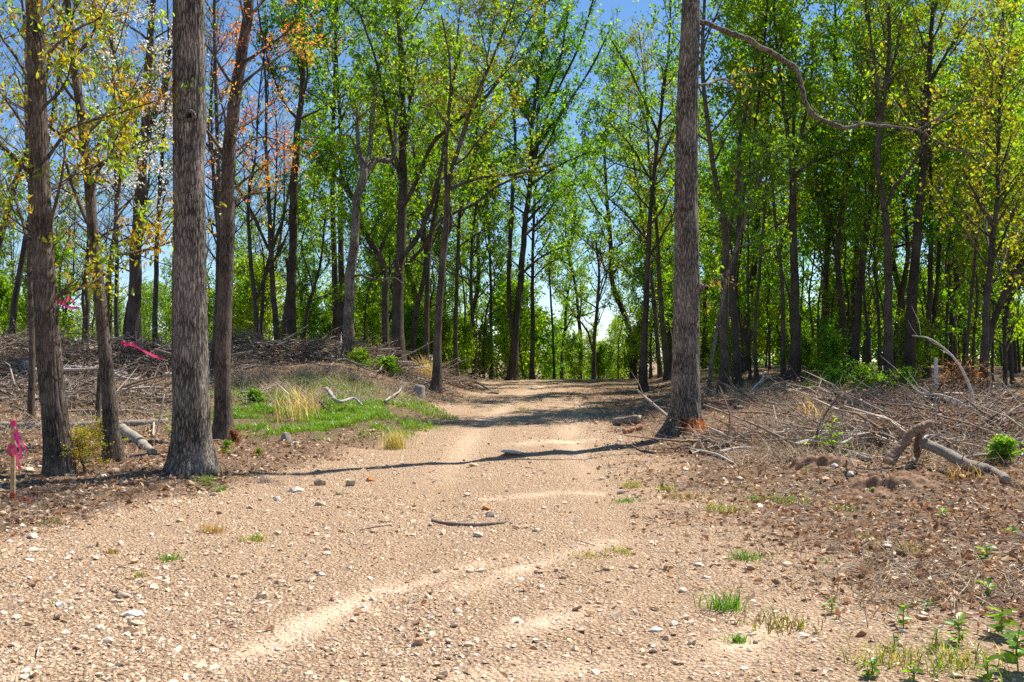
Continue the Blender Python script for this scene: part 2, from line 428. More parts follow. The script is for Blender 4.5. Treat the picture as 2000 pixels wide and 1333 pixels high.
def resample(pts, rad, n):
    pts=np.asarray(pts,float); s=np.concatenate([[0],np.cumsum(np.linalg.norm(np.diff(pts,axis=0),axis=1))])
    # smooth Catmull interpolation through the given points
    t=np.linspace(0,s[-1],n)
    m=np.gradient(pts, s, axis=0) if len(pts)>2 else np.tile((pts[-1]-pts[0])/s[-1],(len(pts),1))
    idx=np.clip(np.searchsorted(s,t,side='right')-1,0,len(s)-2)
    h=(s[idx+1]-s[idx])[:,None]; u=((t-s[idx])[:,None]/h)
    a=2*u**3-3*u**2+1; b=u**3-2*u**2+u; c=-2*u**3+3*u**2; d=u**3-u**2
    P_=a*pts[idx]+b*h*m[idx]+c*pts[idx+1]+d*h*m[idx+1]
    return P_, np.interp(t,s,rad)

def make_tree(label, trunk, rad, limbs=(), style='green', seed=0, crown=(.35,1.0), n1=16, len1=3.0, n2=5, ntw=7,
              mat=None, hero=False, sides=10, low=0, group=None, name='tree', cat='tree', density=1.0, loc=None, flare=.5, spread=1.0, leafscale=1.0, up1=.45):
    """trunk: (n,3) local points, base first. limbs: list of (pts, radii) local."""
    g = np.random.default_rng(seed+1000); S = STYLES[style]
    mat = mat or M_BARK
    root = thing(name, label, cat, loc if loc is not None else (0,0,0), 0, group)
    wood = MB()
    H = trunk[-1][2]
    nring = 300 if hero else max(14, int(len(trunk)*6))
    tp, tr = resample(trunk, rad, nring)
    if not hero:
        wgl = np.cumsum(g.normal(size=(nring,2)),0); wgl -= wgl[0]; wgl -= np.linspace(0,1,nring)[:,None]*wgl[-1]
        tp[:,:2] += wgl*np.minimum(tr[:,None]*.10,.02)
    lob = g.integers(3,6); ph = g.random()*6
    def rel(th, s):
        z = s
        f = 1 + flare*np.exp(-np.maximum(z-.1,0)/.22)*(1+.6*np.cos(lob*th+ph)+.3*np.cos((lob+2)*th+2*ph)) + .12*np.exp(-z/1.2)
        if hero:
            K = 44
            a = th/(2*math.pi)*K
            wv = .9*vnoise(a*.33, z*1.1+seed*7, K)
            n_ = np.abs(vnoise(a+0*wv, z*2.6+seed*3+2*wv, K)); n2_ = vnoise(a*2, z*14, K*2)
            f = f*(1 - .075*(1-np.clip(n_*2.4,0,1)) + .02*n2_ + .035*vnoise(th/(2*math.pi)*5, z*1.1, 5))
        return f
    tube(wood, tp, tr, 120 if hero else sides, rel=rel)
    br = []   # polylines carrying twigs
    def add_branch(pts, r, k, carry=True):
        p, rr = resample(pts, r, max(5, len(pts)*2) if len(pts)<8 else len(pts)+2); tube(wood, p, rr, k)
        if carry: br.append((p, rr))
    l1 = []
    for (lp, lr) in limbs:
        p, rr = resample(lp, lr, max(8,len(lp)*5)); jj=np.cumsum(g.normal(size=p.shape),0); jj-=np.linspace(0,1,len(p))[:,None]*jj[-1]; p=p+jj*np.minimum(rr,.03)[:,None]*.35; rr=rr*(1+.14*g.normal(size=len(rr)).clip(-1,1.5)); tube(wood, p, rr, 9); l1.append((p, rr))
    c0, c1 = crown
    for i in range(n1):
        f = c0 + (c1-c0)*((i+g.random())/n1)
        k = int(f*(nring-1)); k=min(k,nring-2)
        p0 = tp[k]; ang = i*2.4+g.random()*1.0; tdir = unit(tp[min(k+3,nring-1)]-tp[max(k-3,0)])
        d = np.array([math.cos(ang), math.sin(ang), up1+.5*(f-c0)/(max(c1-c0,.01))+g.normal()*.12]) + tdir*.2
        L = len1*(1-.55*(f-c0)/max(c1-c0,.01))*(.6+.6*g.random())*spread
        pts = branch_path(g, p0, d, L, 7, .09, .14)
        r0 = min(tr[k]*.55, .012+.014*L)
        r = np.linspace(r0, .007, 7); tube(wood, pts, r, 5); l1.append((pts, r))
    l1.append((tp[int(nring*max(c0,.5)):], tr[int(nring*max(c0,.5)):]))
    for (pts, r) in l1:
        L = np.linalg.norm(pts[-1]-pts[0]); m = max(2, int(n2*min(1.8, L/2.2)))
        for q in range(m):
            u = .25+.75*(q+g.random())/m; k = min(int(u*(len(pts)-1)), len(pts)-2)
            d0 = unit(pts[k+1]-pts[k]); d = d0*.6 + unit(g.normal(size=3))*.75 + np.array([0,0,.15])
            b = branch_path(g, pts[k], d, min(1.9, .5+.28*L)*(.5+.7*g.random()), 4, .05, .18)
            rr = np.linspace(min(r[k]*.6,.012), .004, 4); tube(wood, b, rr, 3); br.append((b, rr))
        br.append((pts[len(pts)//2:], r[len(pts)//2:]))
    # twigs and leaves, all at once
    p0=[]; dr=[]
    for (b, r) in br:
        m = max(1,int(ntw*S['den']*density*(.6+.8*g.random())))
        u = g.random(m)*.999*(len(b)-1); k=u.astype(int); f=(u-k)[:,None]
        p0.append(b[k]*(1-f)+b[k+1]*f); dr.append(unit(b[k+1]-b[k]))
    p0=np.concatenate(p0); dr=np.concatenate(dr); n=len(p0)
    dd = unit(dr*.7 + unit(g.normal(size=(n,3)))*.9 + np.array([0,0,.1])); Lt = (.22+.38*g.random(n))[:,None]
    p1 = p0+dd*Lt*.5+g.normal(size=(n,3))*.02; p2 = p0+unit(dd+np.array([0,0,.15]))*Lt
    sticks1(wood, p0, p2, .0042)
    wood.build('trunk', mat, root)
    reg(root, root_child(root))
    leafm = MB()
    nl = S['nl']*density
    reps = int(nl) if nl >= 1 else 1
    sel = np.repeat(np.arange(n), reps)
    if nl < 1: sel = sel[g.random(len(sel)) < nl]
    u = .25+.8*g.random(len(sel))[:,None]
    lp = p0[sel]*(1-u)+p2[sel]*u + g.normal(size=(len(sel),3))*.05
    ld = unit(dd[sel]*.4+g.normal(size=(len(sel),3))*.8 + np.array([0,0,-.15-.9*S.get('droop',.2)]))
    C = np.array(S['cols']); cl = C[g.integers(0,len(C),n)][sel]
    cl = cl*(.72+.55*g.random((n,1)))[sel]*(.85+.3*g.random((len(sel),1)))
    leaves(leafm, lp, ld, S['leaf']*leafscale*(.65+.6*g.random(len(sel))), cl, .62 if S.get('shape')!='lens' else .42, .3, g,
           S.get('shape','quad'))
    if leafm.n:
        c = leafm.build('crown', M_BLOSSOM if S.get('mat')=='b' else M_LEAF, root, smooth=False); c['kind']='stuff'; reg(root, c)
    return root
def root_child(root):
    return [o for o in COL.objects if o.parent == root][-1] if False else LAST[0]
LAST=[None]
_old_build = MB.build
def _b(s, name, mat, parent=None, smooth=True, loc=(0,0,0)):
    o = _old_build(s, name, mat, parent, smooth, loc); LAST[0]=o; return o
MB.build = _b

def traced(label, pts, D=None, limbs=(), top=None, **kw):
    """pts: (px,py,width) from the base up; widths in pixels of the photograph"""
    if D is None: base = G(pts[0][0], pts[0][1]); D = base[1]
    else:
        b = P(pts[0][0], pts[0][1], D); base = np.array([b[0], D, float(gz(b[0], D))])
    T=[]; R=[]
    for (x,y,wd) in pts:
        q = P(x,y,D); T.append(q-base); R.append(wd*.5*D/F)
    T[0] = np.array([T[0][0],0,-.12]); 
    if top:                                     # carry on above the frame
        last=T[-1]; d=unit(T[-1]-T[-2]); d=unit(d+np.array([0,0,.6])); ext=top-last[2]
        if ext>0:
            g=np.random.default_rng(len(label))
            for f in (.5,1.0):
                T.append(last+d*ext*f+g.normal(size=3)*.08*np.array([1,1,0])); R.append(R[len(pts)-1]*(1-.8*f)+.008)
    LM=[]
    gg=np.random.default_rng(len(label)*7+abs(int(pts[0][0])))
    for l in limbs:
        dy = gg.normal()*.18; a=[];r=[]
        for q,(x,y,wd) in enumerate(l):
            D2 = D + dy*q; a.append(P(x,y,D2)-base); r.append(wd*.5*D2/F)
        LM.append((np.array(a), np.array(r)))
    return make_tree(label, np.array(T), np.array(R), LM, loc=base, seed=abs(int(pts[0][0]))*3+int(pts[0][1]), **kw)
# ------------------------------------------------------------------ the trees one can tell apart
# near left
traced('leaning grey oak behind the wooden stake, hung with yellow-green leaves',
       [(122,928,56),(112,860,49),(100,740,45),(90,600,43),(82,450,39),(75,250,36),(70,100,33),(67,0,31)],
       limbs=[[(80,330,8),(130,260,6),(210,230,4),(300,200,2)],[(84,290,6),(40,230,5),(0,180,3),(-60,130,2)],[(78,120,7),(150,60,5),(230,20,3)],
              [(88,480,6),(40,440,4),(-10,400,3)],[(92,600,5),(140,560,3),(200,570,2)]],
       top=15, style='yellow', crown=(.14,1), n1=30, len1=1.5, n2=3, ntw=5, hero=True, mat=M_BARK, density=1.15, flare=.14)
traced('slim grey tree curving slightly, standing between the leaning oak and the biggest trunk',
       [(222,903,31),(215,800,27),(208,700,24),(196,560,22),(185,420,20),(172,300,18),(150,120,15),(138,0,12)],
       limbs=[[(176,330,7),(240,300,5),(300,270,3)],[(190,470,5),(250,440,3),(290,450,2)]],
       top=13, style='yellow', crown=(.22,1), n1=30, len1=1.6, n2=3, ntw=5, sides=20, density=1.2, mat=M_BARK)
traced('biggest trunk left of the road, thick grey oak with a round knot high on it',
       [(378,918,88),(375,860,72),(373,740,66),(371,600,63),(371,450,60),(371,280,58),(373,238,60),(373,200,57),(373,100,54),(374,0,52)],
       top=19, style='green', crown=(.72,1), n1=14, len1=3, n2=5, ntw=6, hero=True, mat=M_BARKG, flare=.24)
traced('narrow dark stem pressed against the left side of the biggest trunk',
       [(352,905,16),(347,760,17),(344,500,17),(342,250,16),(343,0,15)], D=14.9,
       top=15, style='sparse', crown=(.7,1), n1=8, len1=1.8, n2=4, ntw=5, mat=M_BARK, flare=.2, sides=12)
traced('slightly curved brown trunk right of the biggest one, with coppery red buds',
       [(438,858,34),(438,760,30),(440,650,29),(446,480,27),(452,350,26),(462,230,24),(476,110,21),(490,0,19)],
       limbs=[[(468,130,7),(520,100,5),(580,40,3)],[(452,330,6),(400,280,4),(340,250,2)],[(446,410,6),(490,380,4),(540,375,3)],[(450,300,6),(520,270,3),(600,310,2)]],
       top=15, style='red', crown=(.28,1), n1=28, len1=1.9, n2=4, ntw=6, sides=20, density=1.0)
traced('white-blossomed dogwood reaching over between the leaning oak and the biggest trunk',
       [(190,800,9),(205,600,8),(230,400,7),(240,250,6),(230,130,5)], D=19,
       limbs=[[(236,300,5),(300,220,4),(330,120,3)],[(232,380,5),(160,300,4),(110,230,3)],[(215,480,4),(300,440,3),(420,300,2)]],
       top=8.0, style='blossom', crown=(.42,1), n1=20, len1=2.6, n2=5, ntw=5, sides=8, density=.75, name='dogwood')
traced('thin straight sapling stem just behind the leaning oak on its left',
       [(62,755,12),(60,640,11),(56,520,10),(58,400,9),(52,250,7)], D=19, top=9, style='sparse', crown=(.35,1), n1=14, len1=1.3, n2=3, ntw=5)
traced('dark leaning trunk on the bank behind the slim grey tree, splitting at the top',
       [(258,728,34),(259,640,25),(263,540,24),(270,420,22),(280,300,19),(288,180,16),(296,60,13),(300,0,11)], D=27,
       limbs=[[(281,290,9),(310,200,8),(335,100,6),(350,0,4)]], top=16, style='sparse', crown=(.4,1), n1=18, len1=2.4, n2=5, ntw=6, mat=M_BARKD)
traced('dark trunk leaning right at the far left edge of the bank', [(18,690,13),(30,600,12),(46,500,11),(70,380,9),(98,250,7),(120,120,5)], D=31, top=15, style='sparse', crown=(.45,1), n1=14, len1=2.4, ntw=6, mat=M_BARKD)
traced('crooked dark limb tree cut off by the left picture edge', [(-30,720,14),(-20,560,12),(10,440,12),(40,330,9),(60,280,6)], D=27, top=12, style='sparse', crown=(.45,1), n1=14, len1=2.2, ntw=6, mat=M_BARKD)
traced('straight thin dark stem seen just right of the slim grey tree', [(228,700,9),(228,560,8),(226,400,7),(225,250,6)], D=34, top=12, style='sparse', crown=(.4,1), n1=14, len1=2, mat=M_BARKD)
traced('thin dark stem on the bank nearest the left side of the biggest trunk', [(303,700,11),(305,600,10),(308,470,9),(318,300,7)], D=33, top=13, style='olive', crown=(.3,1), n1=18, len1=2.2, density=.7, mat=M_BARKD)
traced('dark trunk half hidden behind the curved brown trunk on its left', [(412,730,22),(418,690,14),(424,600,12),(428,450,10),(425,300,8)], D=25, top=13, style='sparse', crown=(.4,1), n1=14, len1=2, mat=M_BARKD)
# bare forked group
traced('bare forking tree right of the copper-budded trunk, leftmost of its group', [(505,700,11),(500,600,9),(490,500,8),(486,400,6),(500,300,4)], D=33, limbs=[[(498,590,6),(520,540,5),(555,470,4),(575,420,2)]], top=11, style='bare', crown=(.4,1), n1=14, len1=2.4, mat=M_BARKD)
traced('bare tree splitting into a wide V against the sky', [(543,695,12),(538,600,11),(530,500,10),(526,400,8),(520,300,6)], D=33,
       limbs=[[(528,490,7),(500,430,6),(478,390,5),(450,340,3)],[(530,490,7),(548,440,6),(560,400,4),(570,330,3)]], top=12, style='bare', crown=(.45,1), n1=14, len1=2.2, mat=M_BARKD)
traced('short broken dark snag between the V-shaped bare tree and the leafy straight trunk', [(553,695,9),(556,620,8),(561,560,7),(560,505,7)], D=32, style='bare', crown=(.6,1), n1=3, len1=.8, ntw=2, mat=M_BARKD)
traced('straight dark trunk with leaves starting high, standing right of the bare group', [(571,705,22),(572,620,18),(573,500,16),(574,380,15),(580,280,13),(590,180,11),(592,60,8)], D=34, top=19, style='green', crown=(.42,1), n1=24, len1=3.2, n2=6, ntw=8, density=1.15, mat=M_BARKD)
traced('thin leaning sapling between the straight dark trunk and the double trunk', [(590,700,8),(603,600,7),(615,560,6),(625,520,5)], D=35, top=6.5, style='lime', crown=(.3,1), n1=12, len1=1.6, mat=M_BARKD)
traced('left stem of the dark double trunk near the picture third', [(660,705,14),(656,600,12),(654,480,11),(650,380,10),(652,250,8),(655,120,6)], D=37, top=18, style='green', crown=(.4,1), n1=22, len1=3.0, n2=6, ntw=8, mat=M_BARKD)
traced('right stem of the dark double trunk near the picture third', [(671,708,14),(668,620,13),(666,520,12),(664,430,10),(668,300,8),(660,160,6)], D=36, top=17, style='olive', crown=(.4,1), n1=18, len1=2.8, n2=5, ntw=8, mat=M_BARKD)
traced('grey-barked tree with a broken crooked fork, bare limbs at its head',
       [(681,722,24),(683,640,21),(688,540,19),(695,450,17),(700,390,16),(712,335,15),(704,300,9),(700,255,8),(697,215,5)], D=30,
       limbs=[[(712,338,12),(722,305,9),(726,240,9),(732,180,8),(738,130,5),(760,90,3)],[(713,335,12),(735,312,12),(760,312,10),(772,290,7),(770,250,6),(782,190,4)],
              [(688,545,5),(705,538,5),(730,545,4),(775,545,3),(790,560,2)],[(700,300,4),(680,265,3),(650,270,2)]],
       style='olive', crown=(.9,1), n1=3, len1=1.2, n2=3, ntw=4, mat=M_BARKG, sides=14)
traced('dark trunk behind the big limbed tree, bending up to the left', [(756,705,14),(754,620,13),(753,540,13),(745,500,12),(725,475,11),(708,440,10),(698,400,8),(670,360,6),(620,315,4)], D=34, style='lime', crown=(.4,1), n1=18, len1=2.6, n2=6, ntw=8, mat=M_BARKD, flare=.2, up1=.6)
traced('large dark tree with strong spreading limbs, left of the road head',
       [(778,716,30),(776,640,23),(777,560,21),(784,480,19),(787,380,17),(787,280,14),(785,150,12),(778,0,9)], D=32,
       limbs=[[(788,500,11),(812,465,10),(838,410,9),(860,330,8),(875,250,6),(885,170,5),(900,90,3)],
              [(788,400,10),(820,340,8),(840,290,8),(885,245,7),(960,180,6),(1010,90,4),(1040,30,3)],
              [(792,520,8),(830,480,7),(850,440,6),(920,400,5),(1000,350,4),(1080,330,3)],
              [(786,300,9),(800,220,8),(802,170,6),(790,130,5),(810,60,3)],[(782,350,8),(760,250,6),(735,120,5),(700,20,3)]],
       top=20, style='green', crown=(.3,1), n1=30, len1=3.6, n2=6, ntw=8, density=1.1, mat=M_BARKD, sides=14)
traced('dark trunk at the grassy road edge forking into slender arms leaning right',
       [(850,745,20),(853,690,16),(858,600,14),(866,500,13),(872,440,12),(876,360,11),(895,290,8),(925,200,7),(960,120,5),(1000,20,3)], D=29,
       limbs=[[(868,470,8),(880,440,7),(872,380,7),(876,250,6),(880,120,4),(862,30,3)],[(877,370,7),(930,350,6),(1000,340,5),(1080,320,3)]],
       top=16, style='olive', crown=(.4,1), n1=22, len1=2.8, n2=6, ntw=8, mat=M_BARK, sides=12)
traced('slim dark trunk close behind the large limbed tree on its right', [(832,700,12),(834,600,10),(838,500,9),(845,440,8),(856,380,6)], D=36, top=14, style='lime', crown=(.35,1), n1=18, len1=2.4, n2=6, ntw=8, mat=M_BARKD)
traced('narrow stem right of the road-edge forked tree', [(890,712,9),(891,600,8),(895,500,7),(898,420,6),(920,330,5)], D=39, top=15, style='green', crown=(.35,1), n1=20, len1=2.4, n2=6, ntw=8, mat=M_BARKD)
traced('pole-thin stem left of the twin-stemmed tree at the crest', [(960,735,6),(958,600,5),(955,450,5),(950,300,4)], D=46, top=12, style='lime', crown=(.25,1), n1=18, len1=1.9, n2=6, ntw=8, mat=M_BARKD)
traced('twin-stemmed tree standing at the left of the road crest',
       [(1000,738,20),(1004,680,16),(1009,620,13),(1016,540,12),(1024,440,11),(1034,350,9),(1040,240,7),(1060,100,5)], D=44,
       limbs=[[(1003,670,10),(996,600,9),(996,500,9),(1000,400,8),(1005,250,6),(990,120,4)],[(1034,350,6),(1070,280,5),(1110,180,3)],[(1038,300,6),(1090,230,5),(1150,140,4),(1190,60,3)],[(1024,440,6),(1060,400,5),(1100,370,3)],[(1036,320,6),(1080,200,5),(1130,90,4),(1170,-40,3)],[(1040,240,5),(1090,130,4),(1110,20,3)],[(1016,540,5),(1060,500,4),(1110,480,3)]],
       top=19, style='green', crown=(.35,1), n1=32, len1=4.3, n2=6, ntw=8, density=1.2, mat=M_BARKD)
traced('slender stem immediately right of the twin-stemmed tree', [(1040,737,9),(1040,620,8),(1041,500,6),(1044,380,5)], D=46, top=15, style='lime', crown=(.3,1), n1=20, len1=2.6, n2=6, ntw=8, density=1.1, mat=M_BARKD)
traced('pencil-thin bare pole at the middle of the crest against pale sky', [(1083,737,5),(1080,650,4),(1076,580,4),(1072,520,3)], D=47, style='lime', crown=(.75,1), n1=5, len1=1, n2=3, ntw=5, mat=M_BARKD)
traced('small almost bare tree in the sky gap beyond the crest', [(1160,737,8),(1160,680,7),(1166,600,6),(1170,540,5),(1164,470,3)], D=48,
       limbs=[[(1160,690,5),(1148,650,4),(1130,625,3),(1112,612,2)],[(1166,600,4),(1186,540,3),(1195,500,2)]], style='bare', crown=(.35,1), n1=16, len1=2.2, n2=6, ntw=6, mat=M_BARK)
traced('dark slim tree on the right verge where the road meets the crest',
       [(1256,765,17),(1259,680,13),(1264,560,11),(1268,470,10),(1272,400,8),(1279,330,8),(1290,220,6),(1305,100,4)], D=33,
       limbs=[[(1279,330,5),(1310,270,4),(1330,200,3)],[(1276,360,5),(1235,290,4),(1190,240,3)],[(1284,260,5),(1240,160,4),(1195,80,3)]], top=15, style='lime', crown=(.3,1), n1=24, len1=3.0, n2=6, ntw=7, density=.85, mat=M_BARKD)
traced('brown leaning stem between the right verge tree and the hero trunk', [(1305,738,13),(1297,650,10),(1290,560,9),(1285,450,7),(1270,320,5)], D=40, top=14, style='olive', crown=(.3,1), n1=20, len1=2.2, n2=6, ntw=8, mat=M_BARK)
traced('second brown stem crossing behind the right verge tree', [(1290,735,9),(1282,640,8),(1272,540,7),(1255,430,5),(1240,330,4)], D=43, top=13, style='lime', crown=(.3,1), n1=20, len1=2.4, n2=6, ntw=8, mat=M_BARK)
traced('tall straight trunk right of the road with orange-scarred foot and long crooked limb',
       [(1337,846,66),(1338,800,56),(1339,700,52),(1341,590,50),(1342,560,54),(1342,530,49),(1340,380,46),(1343,200,42),(1347,80,38),(1350,0,36)],
       limbs=[[(1357,40,12),(1390,42,12),(1430,56,11),(1480,82,11),(1520,108,11),(1552,132,10),(1562,165,10),(1566,190,9),(1585,218,9),(1625,240,9),(1650,248,8),(1672,241,7),(1730,246,6),(1792,256,5),(1850,290,4),(1930,305,2)],
              [(1790,256,5),(1830,235,4),(1880,200,3),(1920,190,2)],[(1362,165,6),(1390,162,5),(1412,156,4),(1440,170,2)],[(1362,560,18),(1373,562,14),(1380,564,10)]],
       top=18, style='yellow', crown=(.7,1), n1=12, len1=3.2, n2=4, ntw=5, hero=True, mat=M_BARKG, flare=.4, density=.7)
traced('grey tree with a tall Y fork just right of the straight scarred trunk',
       [(1411,757,20),(1414,680,16),(1417,600,15),(1417,520,15),(1415,460,14),(1405,400,11),(1392,330,10),(1380,240,9),(1372,140,8),(1376,20,6)], D=27,
       limbs=[[(1416,480,10),(1428,430,9),(1440,360,9),(1446,280,8),(1460,200,6),(1480,90,4)]], top=14, style='green', crown=(.45,1), n1=18, len1=2.2, n2=5, ntw=7, density=.8)
traced('dark trunk touching the Y-forked tree on its right', [(1440,757,19),(1438,690,15),(1434,620,14),(1428,560,13),(1436,500,11),(1445,420,9),(1462,330,6)], D=28, top=13, style='green', crown=(.45,1), n1=16, len1=2.2, n2=5, ntw=7, mat=M_BARKD)
traced('thin pale stem leaning right across the Y-forked tree', [(1383,768,8),(1390,700,8),(1404,620,8),(1420,540,8),(1445,460,8),(1478,360,6),(1510,300,4)], D=26, style='lime', crown=(.6,1), n1=12, len1=1.6, n2=4, ntw=6, mat=M_BARKG)
traced('wavy thin stem right of the dark touching trunk', [(1478,750,8),(1474,660,7),(1480,560,6),(1488,470,6),(1495,380,5)], D=30, top=12, style='green', crown=(.4,1), n1=16, len1=2, n2=5, ntw=7, mat=M_BARK)
traced('straight dark trunk with whorled leafy head, middle of the right wood',
       [(1550,748,24),(1551,660,19),(1550,540,16),(1549,420,14),(1547,340,13),(1540,280,9),(1530,200,8),(1518,100,6)], D=28,
       limbs=[[(1547,330,8),(1562,270,7),(1580,190,6),(1590,90,4)],[(1546,300,7),(1548,200,6),(1546,80,5)]],
       top=15, style='green', crown=(.4,1), n1=24, len1=2.8, n2=6, ntw=8, density=1.1, mat=M_BARKD)
traced('reddish thin trunk just left of the straight dark trunk in the right wood', [(1529,748,10),(1531,640,9),(1528,540,7),(1515,430,6),(1508,330,5)], D=30, top=13, style='olive', crown=(.35,1), n1=18, len1=2, n2=6, ntw=7, mat=M_BARK)
traced('dark slim trunk in the gap between the straight dark trunk and the leaning pair', [(1603,742,16),(1608,640,12),(1612,540,11),(1618,460,10),(1622,360,8)], D=34, top=15, style='green', crown=(.4,1), n1=20, len1=2.6, n2=6, ntw=8, mat=M_BARKD)
traced('long trunk leaning right, left member of the leaning pair in the right wood', [(1668,738,17),(1674,640,14),(1682,540,13),(1694,430,12),(1708,330,10),(1712,230,8),(1700,100,6)], D=30, top=15, style='green', crown=(.5,1), n1=18, len1=2.5, n2=6, ntw=8, mat=M_BARKD)
traced('short dark trunk hidden behind the left member of the leaning pair', [(1655,736,12),(1660,640,11),(1668,520,10),(1672,450,8)], D=36, top=12, style='green', crown=(.4,1), n1=18, len1=2.4, n2=6, ntw=8, mat=M_BARKD)
traced('tall dark trunk that forks into two rising stems in the right wood',
       [(1733,742,20),(1733,650,17),(1734,540,15),(1732,440,14),(1722,370,11),(1714,320,11),(1720,220,10),(1735,120,8),(1736,0,5)], D=27,
       limbs=[[(1733,400,8),(1745,365,7),(1760,345,6),(1790,300,5),(1800,180,4)],[(1717,290,8),(1712,180,7),(1700,80,5),(1690,0,4)],[(1725,180,7),(1745,120,6),(1760,40,4)]],
       top=13, style='sparse', crown=(.5,1), n1=20, len1=2.4, n2=6, ntw=7, mat=M_BARK, density=1.4)
traced('thick dark trunk slightly leaning right, stoutest of the right wood',
       [(1772,745,24),(1775,660,20),(1779,560,19),(1786,470,17),(1794,380,16),(1800,280,15),(1806,180,12),(1815,80,9),(1822,0,7)], D=28,
       limbs=[[(1796,350,8),(1830,290,6),(1880,240,5),(1930,180,4)],[(1806,180,7),(1850,100,6),(1900,30,4)],[(1784,480,5),(1730,440,3)]],
       top=14, style='olive', crown=(.45,1), n1=24, len1=2.6, n2=6, ntw=8, mat=M_BARKD, density=1.0)
traced('dark trunk meeting the stout leaning one in a narrow V', [(1748,722,13),(1755,640,12),(1764,570,11),(1775,500,9),(1770,420,7)], D=33, top=12, style='green', crown=(.4,1), n1=16, len1=2.4, n2=6, ntw=8, mat=M_BARKD)
traced('dark trunk near the right edge with a leafy yellow-green crown', [(1922,795,16),(1924,700,13),(1926,600,12),(1934,500,11),(1944,420,9),(1950,330,7)], D=20.5,
       limbs=[[(1940,440,6),(1910,390,5),(1880,330,3)],[(1944,420,5),(1975,370,4),(2010,330,3)]], top=7.2, style='olive', crown=(.35,1), n1=20, len1=1.9, n2=5, ntw=8, mat=M_BARKD, density=.9)
traced('thin dark sapling stem left of the right-edge trunk', [(1888,765,7),(1890,650,6),(1897,560,6),(1905,470,5),(1918,380,3)], D=23, top=9, style='olive', crown=(.4,1), n1=16, len1=1.5, n2=5, ntw=7, mat=M_BARKD)
traced('curved dark trunk leaning right out of the picture at the right edge', [(1920,760,10),(1935,650,12),(1955,590,12),(1985,530,12),(2020,480,11),(2080,400,8)], D=25, style='olive', crown=(.4,1), n1=16, len1=2.2, n2=5, ntw=8, mat=M_BARKD)
traced('dark double trunk with brown leaf remnants right of the stout leaning trunk', [(1810,750,13),(1812,650,11),(1815,560,10),(1818,440,8)], D=30, limbs=[[(1811,700,9),(1825,620,9),(1832,520,8),(1840,400,6)]], top=12, style='olive', crown=(.4,1), n1=20, len1=2.3, n2=6, ntw=8, mat=M_BARKD)

# ------------------------------------------------------------------ woods further back: copies of a few kinds
def proto(label, H, r0, style, crown, n1, len1, n2, ntw, seed, density=1.0, leafscale=1.0, name='tree', cat='tree', group=None, up1=.45, mat=None):
    g = np.random.default_rng(seed); n=8
    z = np.linspace(-.15, H, n); xy = np.cumsum(g.normal(size=(n,2))*H*.015, 0); xy[0]=0; xy[1]*=.3
    T = np.concatenate([xy, z[:,None]],1); R = np.linspace(r0, .012, n)
    return make_tree(label, T, R, (), style, seed, crown, n1, len1, n2, ntw, mat or M_BARKD, False, 8, density=density, leafscale=leafscale, name=name, cat=cat, group=group, up1=up1)
KINDS = {
 'tall':   [proto('', 17, .17, 'green', (.3,1), 24, 3.8, 6, 8, 301, .95, 1.2), proto('', 15, .14, 'lime', (.25,1), 22, 3.4, 6, 8, 302, .95, 1.2), proto('', 16, .15, 'green', (.3,1), 22, 3.6, 6, 8, 303, .95, 1.2)],
 'under':  [proto('', 8, .07, 'lime', (.15,1), 20, 2.0, 5, 9, 311, .9, 1.1), proto('', 7, .06, 'lime', (.2,1), 20, 2.0, 5, 9, 312, .9, 1.1), proto('', 9, .08, 'green', (.22,1), 20, 2.3, 5, 8, 313, .9, 1.2)],
 'bare':   [proto('', 14, .13, 'sparse', (.3,1), 22, 3.2, 6, 7, 321), proto('', 12, .11, 'bare', (.3,1), 22, 3.0, 6, 7, 322)],
 'pole':   [proto('', 11, .05, 'lime', (.45,1), 14, 1.6, 5, 7, 331), proto('', 10, .045, 'green', (.4,1), 14, 1.5, 5, 7, 332)],
 'bush':   [proto('', 2.6, .03, 'lime', (.05,1), 18, 1.3, 4, 8, 341, 1.2, .9, 'bush', 'bush', None, .7), proto('', 2.0, .025, 'green', (.05,1), 18, 1.1, 4, 8, 342, 1.2, .9, 'bush', 'bush', None, .7)],
}
used=set()
def place(kind, x, y, label, group, scale=1.0):
    lst = KINDS[kind]; i = int(rng.integers(len(lst))); p = lst[i]
    o = p if (kind,i) not in used else copy_thing(p)
    used.add((kind,i))
    o.location = (x, y, float(tz(x,y))-.05); s = scale*(.85+.3*rng.random()); o.scale=(s,s,s*(.95+.1*rng.random()))
    o.rotation_euler = (0,0,rng.random()*6.28); o['label']=label; o['group']=group
    return o
MARKS=[(-400,'left picture edge'),(120,'leaning oak'),(222,'slim grey tree'),(375,'biggest trunk'),(440,'copper-budded trunk'),(571,'straight dark trunk'),(665,'double trunk'),(778,'large limbed tree'),(850,'forked road-edge tree'),(1000,'twin-stemmed tree'),(1160,'small crest tree'),(1256,'right verge tree'),(1340,'scarred trunk'),(1440,'Y-forked tree'),(1550,'whorled-head tree'),(1668,'leaning pair'),(1772,'stout leaning trunk'),(1922,'right-edge trunk'),(3000,'right picture edge')]
def whereabouts(px):
    for (a,la),(b,lb) in zip(MARKS[:-1],MARKS[1:]):
        if a<=px<b: return 'between the %s and %s'%(la,lb)
    return ''
LOOK={'tall':'tall leafy tree','under':'low bright tree','bare':'nearly bare tree','pole':'pole-thin tree','bush':'low bush'}
